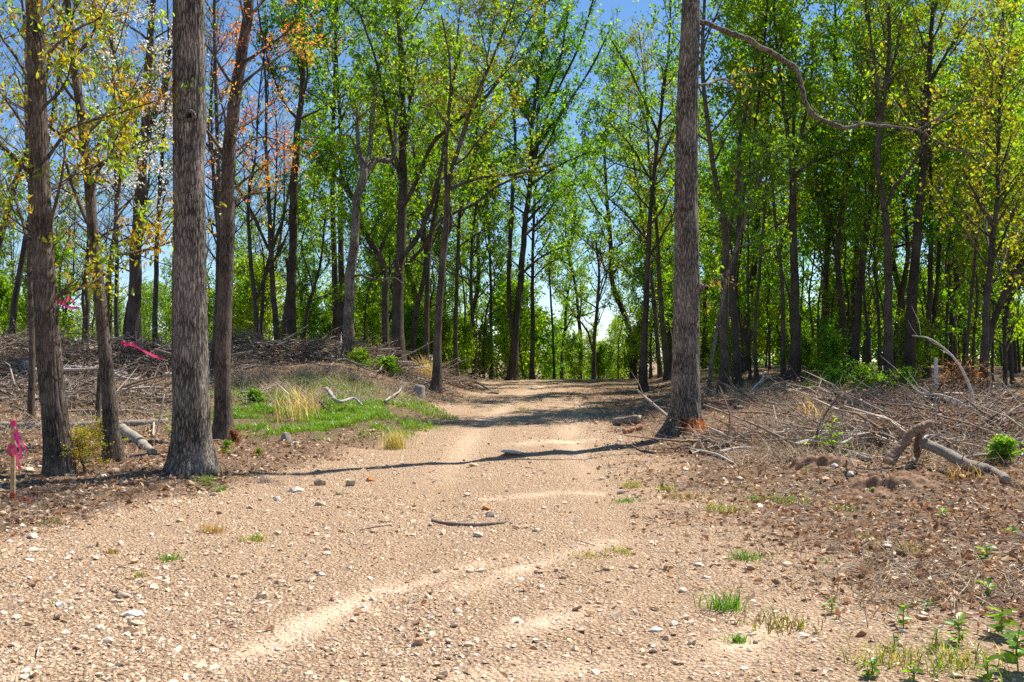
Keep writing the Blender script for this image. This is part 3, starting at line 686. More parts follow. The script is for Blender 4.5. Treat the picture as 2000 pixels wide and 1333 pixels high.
def region(px0, px1, y0, y1, n, kinds, label, group, scale=1.0, mind=1.0, avoid=()):
    pts=[]; tries=0
    while len(pts)<n and tries<4000:
        tries+=1
        y=y0+(y1-y0)*rng.random(); px=px0+(px1-px0)*rng.random(); x=(px-1000)/F*y
        if any(a<px<b for a,b in avoid): continue
        if abs(x-road_x(min(y,50)))<road_half(min(y,50))+.3 and y<50: continue
        if any((x-a)**2+(y-b)**2<mind**2 for a,b in pts): continue
        pts.append((x,y)); kd=kinds[int(rng.integers(len(kinds)))]; qx=px_of(x,y,float(tz(x,y)))[0]
        lb=LOOK[kd]+' '+('far off, ' if y>74 else '')+whereabouts(qx); place(kd, x, y, lb, lb.replace('tree','trees',1).replace('bush','bushes',1), scale)
region(-150,560,36,64,22,['bare','bare','pole'],'slender nearly bare tree in the far wood behind the left brush bank','sparse trees behind the left bank',1,1.6)
region(-200,640,44,70,22,['bare','under','under'],'low half-leafed tree beyond the left bank against the pale sky','low trees beyond the left bank',.75,1.6)
region(560,1040,38,62,20,['tall','pole','bare'],'leafy green tree in the wood behind the trees left of the crest','leafy trees left of the crest',1,1.6)
region(560,1050,42,64,12,['under'],'bright green understorey tree left of the road crest','understorey left of the crest',.8,1.6)
region(1215,1420,40,66,10,['tall','pole'],'leafy tree in the wood just right of the road crest','leafy trees right of the crest',.95,1.8)
region(1200,1420,42,58,11,['under','pole'],'bright green understorey tree right of the road crest','understorey right of the crest',.7,1.5)
region(1400,2150,32,54,17,['tall','pole','bare','tall'],'dark-trunked leafy tree deep in the right-hand wood','trees deep in the right wood',.95,1.5)
region(1400,2200,33,55,26,['under'],'green understorey tree deep in the right-hand wood','understorey in the right wood',.85,1.5)
region(1900,2250,21,31,5,['under'],'olive-green leafy tree crowding the right picture edge','leafy trees at the right edge',.9,1.6)
region(900,1420,48,58,16,['bush'],'bright low bush just beyond the road crest','bushes beyond the crest',.9,1.2)
region(560,1000,36,48,12,['bush'],'low green bush on the bank left of the road head','bushes on the left bank',.75,1.2)
region(1380,2050,26,34,5,['bush'],'low green bush at the edge of the right-hand wood','bushes at the right wood edge',.6,1.2)
region(1380,2050,27,44,26,['pole'],'','',.9,.9)
region(1185,1245,40,50,4,['tall','pole'],'','',.95,1.6)
region(1095,1135,50,60,2,['tall'],'','',.9,2)
region(1040,1230,72,110,16,['under'],'','',.8,2.0)
region(-250,640,72,120,34,['under'],'','',.9,2.0)
region(1330,2300,50,66,30,['bush'],'','',2.0,1.2)
region(560,1060,50,64,8,['bush'],'','',1.8,1.2)
region(-250,560,46,62,8,['bush'],'','',1.5,1.2)
region(-300,2300,75,150,60,['under','tall','under'],'tree of the far-off wood beyond the drop','far wood beyond the drop',.9,3.0, avoid=((1070,1185),))
for k, lst in list(KINDS.items()):                 # a kind that was never placed leaves the scene
    for i_, p_ in enumerate(lst):
        if (k, i_) not in used:
            for c_ in KIDS.get(p_.name, []): bpy.data.objects.remove(c_)
            bpy.data.objects.remove(p_)
# ------------------------------------------------------------------ stones
import bmesh
def hull(seed, n=13):
    seed=int(seed)
    g=np.random.default_rng(seed); p=unit(g.normal(size=(n,3)))*(.8+.3*g.random((n,1)))
    bm=bmesh.new(); [bm.verts.new(v) for v in p]
    r=bmesh.ops.convex_hull(bm, input=bm.verts); 
    bmesh.ops.delete(bm, geom=[e for e in r['geom_interior']], context='VERTS') if r['geom_interior'] else None
    bmesh.ops.triangulate(bm, faces=bm.faces[:]); bm.verts.index_update()
    v=np.array([x.co for x in bm.verts]); t=np.array([[q.index for q in f.verts] for f in bm.faces]); bm.free(); return v,t
HULLS=[hull(i, 10+(i%3)) for i in range(16)]
SC = np.array([[.80,.62,.43],[.76,.56,.38],[.68,.47,.30],[.60,.40,.25],[.44,.28,.17],[.70,.55,.40],[.62,.48,.35],[.82,.70,.54],[.78,.60,.42]])
def scatter_stones(mb, x, y, r, flat=.55, sink=.3, g=rng, cols=None):
    n=len(x); z=gz(x,y); kind=g.integers(len(HULLS),size=n)
    a=g.random(n)*6.283; ex=.75+.6*g.random(n); ey=.6+.5*g.random(n); ez=flat*(.6+.8*g.random(n)); ti=g.normal(size=(n,2))*.25
    C=SC[g.integers(len(SC),size=n)] if cols is None else cols
    C=C*(.75+.45*g.random((n,1)))
    for k in range(len(HULLS)):
        m=np.where(kind==k)[0]
        if not len(m): continue
        v,t=HULLS[k]; V=v[None]*np.stack([ex[m],ey[m],ez[m]],-1)[:,None,:]*r[m][:,None,None]
        ca,sa=np.cos(a[m])[:,None],np.sin(a[m])[:,None]
        x_=V[...,0]*ca-V[...,1]*sa; y_=V[...,0]*sa+V[...,1]*ca; z_=V[...,2]+x_*ti[m,0][:,None]+y_*ti[m,1][:,None]
        V=np.stack([x_+x[m][:,None], y_+y[m][:,None], z_+(z[m]+ez[m]*r[m]*(1-2*sink))[:,None]],-1)
        T=t[None]+(np.arange(len(m))*len(v))[:,None,None]
        mb.add(V.reshape(-1,3), None, T.reshape(-1,3), np.repeat(C[m],len(v),0))
def sample_view(n, y0, y1, power=1.0, g=rng, margin=1.0):
    u=g.random(n); a=1-power
    y=(y0**a+(y1**a-y0**a)*u)**(1/a) if abs(a)>1e-6 else y0*(y1/y0)**u
    x=(g.random(n)*2-1)*(.54*y+margin); return x,y
gv=MB(); x,y=sample_view(64000, 3.9, 30, .95)
xl,yl=sample_view(34000,3.9,13,.9); kk=(xl<-.2)&(yl<12); x=np.concatenate([x,xl[kk]]); y=np.concatenate([y,yl[kk]])
lm=litter_mask(x,y); cm=clay_mask(x,y)
pat=.35+.65*sstep(-.35,.25,fbm(x*.9+9,y*.9+1,3)); pat*=1-.6*np.exp(-((np.abs(x-road_x(y))-.95)/.35)**2)*sstep(8,12,y)
keep=rng.random(len(x)) < (1-.72*lm)*(1-.7*cm)*(1-.95*grass_mask(x,y))*pat
x,y=x[keep],y[keep]; r=np.clip(.0064*np.exp(.58*rng.normal(size=len(x)))*(1+.035*y),.005,.045)
scatter_stones(gv,x,y,r,.5,.32)
tag(gv.build('gravel', M_STONE, smooth=False), kind='stuff')
def rock(px, py, wpx, label, group=None, col=(.58,.48,.37), flat=.6, seed=0, hgt=None, cat='rock'):
    p=G(px,py); r=wpx*.5*p[1]/F; g=np.random.default_rng(seed+int(px)); v,t=hull(int(px)*7+int(py), 22)
    v=v*np.array([1,.75,flat])*r; m=MB(); m.add(v,None,t,np.array(col)*(.9+.2*g.random()))
    o=m.build('rock', M_STONE, smooth=False, loc=(p[0],p[1],p[2]+flat*r*.45)); o.rotation_euler=(g.normal()*.08,g.normal()*.08,g.normal()*.4)
    return tag(o,label,cat,group)
rock(258,1200,50,'flat near-white stone, largest in the left foreground gravel',col=(.80,.74,.62),flat=.28)
rock(266,1217,36,'flat tan stone lying against the large flat white stone',col=(.60,.48,.34),flat=.3)
rock(241,1163,30,'blocky grey-tan stone just above the large flat white stone',col=(.45,.37,.27),flat=.6)
rock(1000,889,58,'long flat white stone set in the road where the tree shadow crosses',col=(.78,.70,.58),flat=.22)
rock(625,951,26,'dark angular stone at the left of the stone cluster beside the road',col=(.36,.28,.19),flat=.7)
rock(685,952,26,'squarish ochre stone at the right of the stone cluster beside the road',col=(.48,.37,.23),flat=.75)
rock(666,970,24,'yellow-tan block in the middle of the stone cluster',col=(.56,.43,.25),flat=.7)
rock(627,986,26,'low tan slab in front of the stone cluster',col=(.55,.43,.30),flat=.45)
rock(578,962,34,'pale low stone left of the stone cluster',col=(.60,.52,.42),flat=.4)
rock(541,978,18,'white stone furthest left of the stone cluster',col=(.74,.68,.60),flat=.6)
rock(710,1195,22,'single rounded grey stone on bare gravel left of the smooth clay streak',col=(.50,.45,.40),flat=.6)
rock(935,1049,26,'pale wedge stone below the crooked stick on the road',col=(.62,.53,.40),flat=.5)
rock(957,1011,22,'hollow grey-tan stone beside the right end of the crooked stick',col=(.52,.44,.34),flat=.7)
rock(950,997,20,'orange-brown stone above the crooked stick on the road',col=(.60,.22,.07),flat=.5)
rock(722,942,18,'small orange stone beside a dark bark chip near the stone cluster',col=(.62,.22,.06),flat=.6)
rock(1280,1233,32,'elongated white stone in the lower middle gravel',col=(.80,.75,.66),flat=.35)
rock(560,858,30,'rough grey stone at the front edge of the grass patch',col=(.34,.29,.25),flat=.8)
rock(577,869,18,'small pale stone beside the rough grey stone at the grass edge',col=(.60,.55,.50),flat=.6)
rock(1207,846,13,'pale stone leaning on the short cut log',col=(.66,.60,.50),flat=.8)
rock(1210,862,11,'little white stone under the short cut log',col=(.72,.66,.56),flat=.7)
rock(65,1050,26,'white stone at the left edge of the gravel',col=(.76,.70,.60),flat=.5)
rock(44,1030,14,'small white stone above the white edge stone at left',col=(.78,.73,.66),flat=.8)
rock(118,1185,24,'white lump near the left picture edge, lower gravel',col=(.74,.68,.58),flat=.5)
rock(208,1258,30,'pale chunk below the large flat white stone',col=(.68,.60,.48),flat=.5)
rock(1630,918,17,'white stone in the brown soil in front of the right slash pile',col=(.70,.66,.60),flat=.7)
rock(1660,925,22,'white flat stone right of the soil mound in the right debris',col=(.76,.72,.66),flat=.6)
rock(1545,955,16,'grey-brown stone left of the soil mound in the right debris',col=(.42,.34,.27),flat=.6)
rock(1380,1130,20,'tan stone alone on the right half of the gravel',col=(.58,.47,.36),flat=.5)
rock(1735,1075,26,'pale broken stone in the litter at right, above the seedlings',col=(.72,.66,.58),flat=.5)
gr2=np.random.default_rng(77); n_r=0; kx,ky=sample_view(400,5.0,15,1.0,gr2,0)
for a,b in zip(kx,ky):
    if n_r>=90: break
    if clay_mask(np.array([a]),np.array([b]))[0]>.3: continue
    qx,qy=px_of(a,b,float(tz(a,b)))
    if not(10<qx<1990 and qy<1320): continue
    c=SC[gr2.integers(len(SC))]
    left = a < -.5
    rock(qx,qy,11+13*gr2.random(),'angular tan stone among the loose gravel left of the wheel tracks' if left else 'angular tan stone among the loose gravel right of the wheel tracks',
         'larger gravel stones at left' if left else 'larger gravel stones at right',col=c,flat=.55); n_r+=1

# ------------------------------------------------------------------ leaf litter, sticks, grass
WOODC=np.array([[.30,.24,.19],[.38,.32,.26],[.22,.17,.13],[.46,.39,.31],[.16,.12,.09],[.34,.22,.14]])
LITC=np.array([[.54,.36,.21],[.44,.27,.15],[.28,.17,.09],[.62,.45,.29],[.50,.29,.14],[.17,.105,.06],[.70,.55,.38]])
lt=MB(); x,y=sample_view(95000,4.2,36,.75); m=litter_mask(x,y)*(1-.85*grass_mask(x,y))
keep=rng.random(len(x))<np.maximum(m,.006); x,y=x[keep],y[keep]; n=len(x)
p=np.stack([x,y,gz(x,y)+.004+.02*rng.random(n)**2],-1); d=rng.normal(size=(n,3))*np.array([1,1,.38])
leaves(lt,p,d,(.035+.045*rng.random(n))*(1+.012*y),LITC[rng.integers(len(LITC),size=n)]*(.7+.5*rng.random((n,1))),.55,.45)
tag(lt.build('leaf_litter',M_LITTER,smooth=False),kind='stuff')
def stick_field(mb,x,y,L,r,h=.03,tilt=.12,cols=WOODC,k=3,g=rng,updir=None):
    n=len(x); a=g.random(n)*6.283; z=gz(x,y)+h
    d=np.stack([np.cos(a),np.sin(a),g.normal(size=n)*tilt],-1) if updir is None else updir
    p0=np.stack([x,y,z],-1); p2=p0+unit(d)*L[:,None]; p1=(p0+p2)/2+g.normal(size=(n,3))*(L*.06)[:,None]
    if updir is None:
        g2=gz(p2[:,0],p2[:,1]); p2[:,2]=np.maximum(p2[:,2],g2+.006); p1[:,2]=np.maximum(p1[:,2],gz(p1[:,0],p1[:,1])+.01)
    sticks(mb,p0,p1,p2,r,k,cols[g.integers(len(cols),size=n)]*(.75+.5*g.random((n,1))))
tw=MB(); x,y=sample_view(32000,4.5,34,.8); m=litter_mask(x,y)*(1-.5*grass_mask(x,y)); keep=rng.random(len(x))<np.maximum(m*.75,.006); x,y=x[keep],y[keep]; n=len(x)
stick_field(tw,x,y,.05+.30*rng.random(n)**2.0+.10*rng.random(n),.0018+.004*rng.random(n)**2,.012,.12)
tag(tw.build('fallen_twigs',M_DEAD),kind='stuff')
def blades(mb,x,y,h,wd,lean,col,g=rng,z0=None):
    n=len(x); z=(gz(x,y) if z0 is None else z0)-.01; a=g.random(n)*6.283
    base=np.stack([x,y,z],-1); out=np.stack([np.cos(a),np.sin(a),0*a],-1); side=np.stack([-np.sin(a+g.normal(size=n)),np.cos(a),0*a],-1)
    ln=(lean*(.3+g.random(n)))[:,None]; H=h[:,None]; W=(wd*np.ones(n))[:,None]
    up=np.array([0,0,1.])
    m1=base+up*H*.55+out*H*ln*.3; tp=base+up*H*(1-.25*ln)+out*H*ln
    V=np.stack([base-side*W,base+side*W,m1+side*W*.8,m1-side*W*.8,tp],1)
    Q=np.array([[0,1,2,3]])[None]+(np.arange(n)*5)[:,None,None]; T=np.array([[3,2,4]])[None]+(np.arange(n)*5)[:,None,None]
    mb.add(V.reshape(-1,3),Q.reshape(-1,4),T.reshape(-1,3),np.repeat(np.asarray(col)*(.7+.6*g.random((n,1))),5,0))
gb=MB(); n=130000; x=-4.2+2.2*rng.normal(size=n); y=21.0+3.2*rng.normal(size=n); m=grass_mask(x,y)*sstep(-.12,.22,fbm(x*1.6,y*1.3,3))
keep=rng.random(n)<m*.9; x,y=x[keep],y[keep]; n=len(x)
GC=np.array([[.12,.28,.02],[.17,.31,.02],[.09,.22,.015],[.24,.26,.04]])
blades(gb,x,y,.05+.12*rng.random(n),.006,.8,GC[rng.integers(4,size=n)])
tag(gb.build('grass',M_GRASS,smooth=False),kind='stuff')
# sparse weeds along both verges
gb=MB(); x,y=sample_view(9000,8,30,.6); m=litter_mask(x,y)*sstep(.1,.45,fbm(x*.9+30,y*.7,3)); keep=rng.random(len(x))<m*.8; x,y=x[keep],y[keep]; n=len(x)
blades(gb,x,y,.03+.10*rng.random(n),.005,1.0,np.array([[.14,.22,.02],[.20,.20,.03],[.36,.28,.14],[.09,.18,.02]])[rng.integers(4,size=n)])
tag(gb.build('verge_weeds',M_GRASS,smooth=False),kind='stuff')
# dead pale weed stalks on the slope behind the grass and in the right clearing
dw=MB()
def stalks(pxr,pyr,n,hmax,seed):
    g=np.random.default_rng(seed); pts=np.array([G(pxr[0]+(pxr[1]-pxr[0])*g.random(),pyr[0]+(pyr[1]-pyr[0])*g.random())[:2] for _ in range(n//14)])
    c=pts[g.integers(len(pts),size=n)]+g.normal(size=(n,2))*.35; L=hmax*(.35+.65*g.random(n))
    d=np.stack([g.normal(size=n)*.9,g.normal(size=n)*.9,.25+.7*g.random(n)],-1)
    stick_field(dw,c[:,0],c[:,1],L,.0028+.002*g.random(n),0,.1,np.array([[.66,.52,.34],[.54,.41,.27],[.40,.28,.18],[.70,.58,.41]]),3,g,updir=d)
stalks((440,860),(725,790),4200,.5,5); stalks((1480,1990),(780,905),5200,.5,6); stalks((1100,1480),(800,860),400,.25,8); stalks((0,430),(740,850),2400,.45,9); stalks((1380,1990),(760,800),1500,.5,11); stalks((1650,2000),(1080,1180),330,.3,10)
tag(dw.build('dead_weed_stalks',M_DEAD),kind='stuff')

# ------------------------------------------------------------------ brush piles
def brush(name,spots,seed,cols=WOODC):
    g=np.random.default_rng(seed); mb=MB(); lf=MB()
    for (px,py,D,rx,ry,h,n) in spots:
        if D is None: c=G(px,py)
        else: c=P(px,py,D)
        x=c[0]+rx*g.normal(size=n)*.55; y=c[1]+ry*g.normal(size=n)*.55
        q=np.exp(-(((x-c[0])/rx)**2+((y-c[1])/ry)**2)); z=h*q*g.random(n)
        L=.2+1.3*g.random(n)**1.8; a=g.random(n)*3.1416; a=np.where(g.random(n)<.5,a*.35,a)
        d=np.stack([np.cos(a)*np.where(g.random(n)<.5,1,-1),np.sin(a)*.8,g.normal(size=n)*.28+.05],-1)
        p0=np.stack([x,y,gz(x,y)+z],-1); p2=p0+unit(d)*L[:,None]; p2[:,2]=np.maximum(p2[:,2],gz(p2[:,0],p2[:,1])+.01)
        p1=(p0+p2)/2+g.normal(size=(n,3))*(L*.07)[:,None]
        rr=(.002+.0026*g.random(n)+.034*g.random(n)**6)
        sticks(mb,p0,p1,p2,rr,4,cols[g.integers(len(cols),size=n)]*(.7+.55*g.random((n,1))))
        m=n*4; i=g.integers(n,size=m); lp=p0[i]+(p2-p0)[i]*g.random((m,1))+g.normal(size=(m,3))*.04
        leaves(lf,lp,g.normal(size=(m,3)),.03+.05*g.random(m),LITC[g.integers(len(LITC),size=m)]*(.6+.5*g.random((m,1))),.5,.4,g)
    o=mb.build(name,M_DEAD); tag(o,kind='stuff'); o2=lf.build('dead_leaves',M_LITTER,smooth=False); tag(o2,kind='stuff')
    return o
GREYW=np.array([[.26,.215,.18],[.36,.30,.25],[.17,.135,.11],[.11,.085,.07],[.44,.37,.31],[.22,.15,.11]])
brush('brush_pile',[(60,715,27,2.4,1.4,1.0,2000),(250,710,26,2.4,1.2,.9,2000),(40,780,22,2.0,1.6,.35,600),(200,770,21,2.2,1.6,.35,600),(360,740,27,1.5,1.2,.5,500)],21,GREYW)
brush('brush_pile',[(480,720,31,2.0,1.2,.8,1200),(600,722,31.5,1.6,1.0,.75,1100),(700,730,31,1.4,1.0,.6,900),(780,740,30,1.2,.9,.35,400),(880,740,33,1.2,.8,.35,350)],22,GREYW)
RW=np.array([[.30,.20,.14],[.22,.14,.10],[.42,.33,.25],[.14,.09,.07],[.48,.40,.31],[.26,.17,.12]])
brush('brush_pile',[(1855,870,None,1.1,.9,.50,1700),(1730,880,None,.9,.8,.34,1300),(1620,870,None,1.0,.9,.2,900),(1950,880,None,1.0,1.0,.36,1000),(1480,865,None,.9,.6,.06,200),(1400,872,None,.7,.5,.05,60)],23,RW)
brush('brush_pile',[(1500,790,None,1.8,.9,.14,350),(1700,805,None,1.6,.9,.3,800),(1900,810,None,1.6,1.0,.4,900)],24,RW)

def mound(px,py,wd,dp,h,label,seed):
    b=G(px,py); g=np.random.default_rng(seed); nu=44; u=np.linspace(-1,1,nu); U,V=np.meshgrid(u,u); x=b[0]+U*wd; y=b[1]+V*dp
    r=np.sqrt(U**2+V**2)+.22*fbm(U*2+seed,V*2,3); z=gz(x,y)-.03+h*np.clip(1-r**2,0,1)*(.7+.8*np.clip(fbm(U*4+seed,V*4+3,4),-1,1))+.0*U
    m=MB(); i=np.arange(nu-1)[:,None]*nu; j=np.arange(nu-1)[None,:]; Q=np.stack([i+j,i+j+1,i+nu+j+1,i+nu+j],-1).reshape(-1,4)
    c=np.array([.25,.145,.085])*(1+.35*fbm(U*5,V*5+seed,3)[...,None]); m.add(np.stack([x,y,z],-1).reshape(-1,3)-b,Q,None,c.reshape(-1,3))
    tag(m.build('soil_mound',M_DEAD,loc=tuple(b)),label,'soil mound')
mound(1600,915,.55,.35,.20,'brown clod-covered soil mound in front of the half-buried log',3)
mound(1745,945,.62,.35,.20,'dark reddish soil mound below the elbow-shaped broken limb',5)
mound(1690,965,.40,.22,.10,'low crumbly soil heap left of the dark reddish mound',8)
# ------------------------------------------------------------------ logs and branches, each by itself
def log(pts,label,cat='log',name='log',col=(.36,.31,.27),D=None,lift=0,group=None,k=12,twigs=0,cut=True,mat=None):
    """pts (px,py,width_px[,height above ground])"""
    A=[];R=[]
    for q in pts:
        g=G(q[0],q[1]); r=q[2]*.5*(q[3] if len(q)>3 else g[1])/F
        if len(q)>3: 
            g=P(q[0],q[1],q[3])
        else: g=g+np.array([0,0,r*.7+lift])
        A.append(g);R.append(r)
    A=np.array(A); base=A[0].copy(); base[2]=float(gz(A[0,0],A[0,1])); A=A-base
    if len(A)==2: A=np.array([A[0],(A[0]+A[1])/2,A[1]]); R=[R[0],(R[0]+R[1])/2,R[1]]
    m=MB(); p,r=resample(A,R,max(20,len(A)*12)); g=np.random.default_rng(abs(int(pts[0][0]))+3)
    p=p+np.cumsum(g.normal(size=p.shape),0)*np.mean(R)*.055*np.array([1,1,.6])
    tube(m,p,r,k,c=col,cap=True,rel=lambda th,s: (1+.14*vnoise(th/6.2832*4,s*3,4)+.07*vnoise(th/6.2832*9,s*6,9)+.04*vnoise(th/6.2832*16,s*9,16)))
    if twigs:
        i=g.integers(2,len(p)-1,size=twigs); p0=p[i]; d=unit(g.normal(size=(twigs,3))+np.array([0,0,.6])+unit(p[-1]-p[0])*.8); L=(.2+.5*g.random(twigs))[:,None]
        sticks(m,p0,p0+d*L*.5+g.normal(size=(twigs,3))*.03,p0+d*L,np.minimum(r[i]*.4,.008),4,np.array(col)*1.1)
    if cut:
        root=thing(name,label,cat,tuple(base),0,group); m.build('bark',mat or M_DEAD,root)
        for e,s in ((0,1),(-1,-1)):
            c=MB(); ax=unit(p[e+s]-p[e]); q=p[e]-ax*.004; tube(c,[q,q+ax*.003],[r[e]*.82,r[e]*.82],k,c=(.42,.33,.22),cap=True); c.build('cut_end',M_DEAD,root)
        return root
    o=m.build(name,mat or M_DEAD,loc=tuple(base)); return tag(o,label,cat,group)
GREYL=(.33,.29,.25)
log([(-40,836,17),(80,836,16),(180,834,14),(330,830,11)],'long grey log lying flat behind the wooden stake and the leaning oak',col=GREYL)
log([(240,848,22),(275,868,20),(305,888,16)],'short thick mottled log pointing at the biggest trunk',col=(.36,.31,.25))
log([(235,864,7),(265,862,8),(295,866,9),(303,850,7),(305,838,6)],'hooked brown branch ending upright beside the biggest trunk','branch','fallen_branch',col=(.26,.19,.14),cut=False)
log([(115,735,16),(180,738,16),(245,745,12)],'grey log lying across the left brush pile at mid height',col=(.33,.29,.26),lift=.1)
log([(-30,705,26),(20,715,20),(90,760,12)],'weathered thick log at the far left end of the brush pile',col=(.34,.31,.28),lift=.12)
log([(130,800,9),(200,792,9),(300,812,7)],'thin dark branch lying behind the long grey log','branch','fallen_branch',col=(.24,.20,.17),cut=False,lift=.03,twigs=5)
log([(150,812,11),(230,806,9),(300,815,6)],'pale fallen branch close behind the long grey log','branch','fallen_branch',col=(.44,.38,.31),cut=False,lift=.02,twigs=4)
log([(300,820,4),(318,790,3,15.5),(322,770,2,15.5)],'upright pale forked stick left of the biggest trunk','stick','stick',col=(.55,.48,.40),cut=False)
log([(1806,866,22,13.0),(1840,880,22,12.7),(1890,905,23,12.3),(1930,925,22),(1972,948,18)],'heavy grey log slanting down to the right in the slash pile',col=(.27,.225,.18),twigs=6)
log([(1738,912,26),(1750,880,22,13.0),(1775,850,18,13.0),(1800,832,17,13.0),(1814,826,13,13.0)],'bent brown limb standing out of the slash pile like an elbow','branch','broken_limb',col=(.30,.20,.13),cut=True)
log([(1801,835,12,13.05),(1793,860,14,13.1),(1790,890,13,13.1)],'dark stub hanging from the elbow limb in the slash pile','branch','broken_limb',col=(.17,.11,.08),cut=False)
log([(1528,862,15),(1575,870,15),(1630,888,13),(1700,905,8)],'long dark grey log half buried left of the slash pile',col=(.27,.24,.22),twigs=5)
log([(1755,810,3,15.5),(1865,835,6,15.5),(1885,870,7,15)],'pale bowed branch across the top of the slash pile','branch','fallen_branch',col=(.56,.48,.40),cut=False)
log([(1908,838,9,17.5),(1902,800,7,17.5),(1895,760,6,17.5),(1876,718,5,17.5),(1848,685,4,17.5),(1810,660,3,17.5),(1780,655,2,17.5)],'tall white bent sapling arching left above the slash pile','sapling','bent_sapling',col=(.62,.56,.50),cut=False,twigs=8)
log([(1900,810,6,17.2),(1880,790,5,17.2),(1840,772,4,17.2),(1795,765,3,17.2),(1770,740,2,17.2)],'pale side branch sweeping left below the arching white sapling','branch','fallen_branch',col=(.58,.52,.46),cut=False,twigs=4)
log([(1829,758,8,20),(1828,720,8,20),(1827,700,7,20)],'short white birch-like stub at the wood edge behind the slash pile','stub','tree_stub',col=(.66,.62,.58),cut=False)
log([(1462,772,4,24),(1474,755,4,24),(1490,735,3,24),(1488,728,2,24)],'white forked twig standing at the edge of the right wood','stick','stick',col=(.64,.60,.56),cut=False,twigs=4)
log([(1590,873,5,14.6),(1598,840,5,14.6),(1612,810,4,14.6),(1628,788,3,14.6),(1640,770,2,14.6)],'dark bare upright stem with forks left of the slash pile','sapling','dead_sapling',col=(.17,.12,.10),cut=False,twigs=7)
log([(1202,829,17),(1250,827,17)],'short cut log lying on the road edge beside the scarred trunk',col=(.24,.20,.17))
log([(1218,849,12),(1254,842,12)],'split reddish piece of wood in front of the short cut log',col=(.34,.16,.09))
log([(1245,762,3,22),(1270,785,5,21),(1312,822,5)],'leaning bare branch propped against the foot of the scarred trunk','branch','fallen_branch',col=(.40,.33,.27),cut=False,twigs=4)
log([(1375,834,6),(1420,848,6),(1480,862,4)],'straight brown branch running right from the scarred trunk','branch','fallen_branch',col=(.28,.22,.18),cut=False,twigs=3)
log([(1340,862,5),(1380,865,6),(1430,872,4)],'pale stick on the litter in front of the scarred trunk','stick','stick',col=(.52,.45,.37),cut=False)
log([(1350,878,6),(1400,890,6),(1432,905,5)],'pale forked stick lying below the scarred trunk','stick','stick',col=(.55,.48,.40),cut=False,twigs=2)
log([(1405,888,8),(1440,880,7),(1480,877,5)],'curved whitish stick right of the pale forked stick','stick','stick',col=(.58,.52,.44),cut=False)
log([(1400,878,9),(1430,868,9),(1448,862,7)],'thick dark stick crossing behind the curved whitish stick','stick','stick',col=(.20,.15,.12),cut=False)
log([(845,1017,6),(880,1025,8),(930,1029,8),(975,1027,6),(990,1012,4)],'crooked dark stick lying on the middle of the road','stick','stick',col=(.24,.18,.14),cut=False)
log([(705,1038,3),(735,1033,4),(765,1027,3)],'thin straight twig left of the crooked stick','twig','twig',col=(.32,.25,.19),cut=False)
log([(198,1140,3),(232,1155,4),(268,1160,3)],'thin curved twig above the blocky grey-tan stone','twig','twig',col=(.20,.16,.13),cut=False)
log([(1640,1070,4),(1750,1108,6),(1890,1130,5)],'long dry stalk lying through the litter in the right foreground','stalk','dead_stalk',col=(.48,.39,.30),cut=False,twigs=3)
log([(1855,1150,7),(1862,1200,7)],'short upright-looking split stick among the seedlings','stick','stick',col=(.44,.33,.24),cut=False)
log([(1878,1135,3),(2000,1172,4)],'straight pale stalk at the right edge of the foreground','stalk','dead_stalk',col=(.60,.50,.38),cut=False)
log([(1820,1068,2),(1900,1082,2),(1990,1075,2)],'arched pale stalk above the first broad-leaved seedling','stalk','dead_stalk',col=(.58,.50,.42),cut=False)
g_=np.random.default_rng(44)
for q in range(44):
    px=20+330*g_.random() if q<10 else (450+400*g_.random() if q<15 else 1480+520*g_.random()); py=(735+70*g_.random()) if q<15 else (790+130*g_.random())
    l=50+110*g_.random(); dy=g_.normal()*22; thk=4+7*g_.random()**2
    side='left' if px<900 else 'right'
    log([(px,py,thk),(px+l*.4,py+dy*.5+g_.normal()*6,thk*.8),(px+l*.7,py+dy*.6+g_.normal()*6,thk*.6),(px+l,py+dy,thk*.35)],'grey fallen branch lying on the %s brush tangle'%side,'branch','fallen_branch',col=(.40,.36,.31) if q%2 else (.27,.22,.18),cut=False,lift=.08+.22*g_.random(),group='grey branches on the %s brush'%side,twigs=9) if not (px>430 and px<900) or q%3 else None
# stump at the grass edge
sm=MB(); b=G(818,776); tube(sm,[np.array([0,0,-.1]),np.array([0,0,.08]),np.array([.02,0,.28]),np.array([.03,0,.34])],[.30,.19,.15,.14],18,c=(.30,.27,.25),cap=True,rel=lambda th,s:1+.2*vnoise(th/6.2832*6,s*3,6))
tag(sm.build('stump',M_DEAD,loc=tuple(b)),'grey weathered stump at the bank edge left of the road head','stump')

# ------------------------------------------------------------------ tufts of grass
def tuft(px,py,h,w,n,col,label,name='grass_tuft',cat='grass tuft',lean=.8,group=None,bw=.0035,heads=0):
    b=G(px,py); g=np.random.default_rng(int(px*3+py)); m=MB(); x=g.normal(size=n)*w*.4; y=g.normal(size=n)*w*.4
    z0=gz(b[0]+x,b[1]+y)-b[2]
    C=np.array(col); C=C[g.integers(len(C),size=n)] if C.ndim==2 else C
    blades(m,x,y,h*(.5+.6*g.random(n)),bw,lean,C,g,z0)
    root=m.build(name,M_GRASS,smooth=False,loc=tuple(b))
    return tag(root,label,cat,group)
DRY=[[.50,.38,.24],[.60,.48,.33],[.40,.30,.19]]; MIX=[[.14,.22,.02],[.20,.24,.03],[.42,.34,.16]]; GRN=[[.10,.24,.015],[.14,.27,.02],[.07,.17,.01]]
tuft(770,875,.42,.28,260,[[.40,.36,.14],[.55,.47,.25],[.25,.26,.05]],'bushy yellow-green grass clump where the grass patch meets the road',lean=.5)
tuft(578,822,.85,.5,80,DRY,'tall tan dry grass clump leaning right in the grass patch',lean=.55,bw=.007)
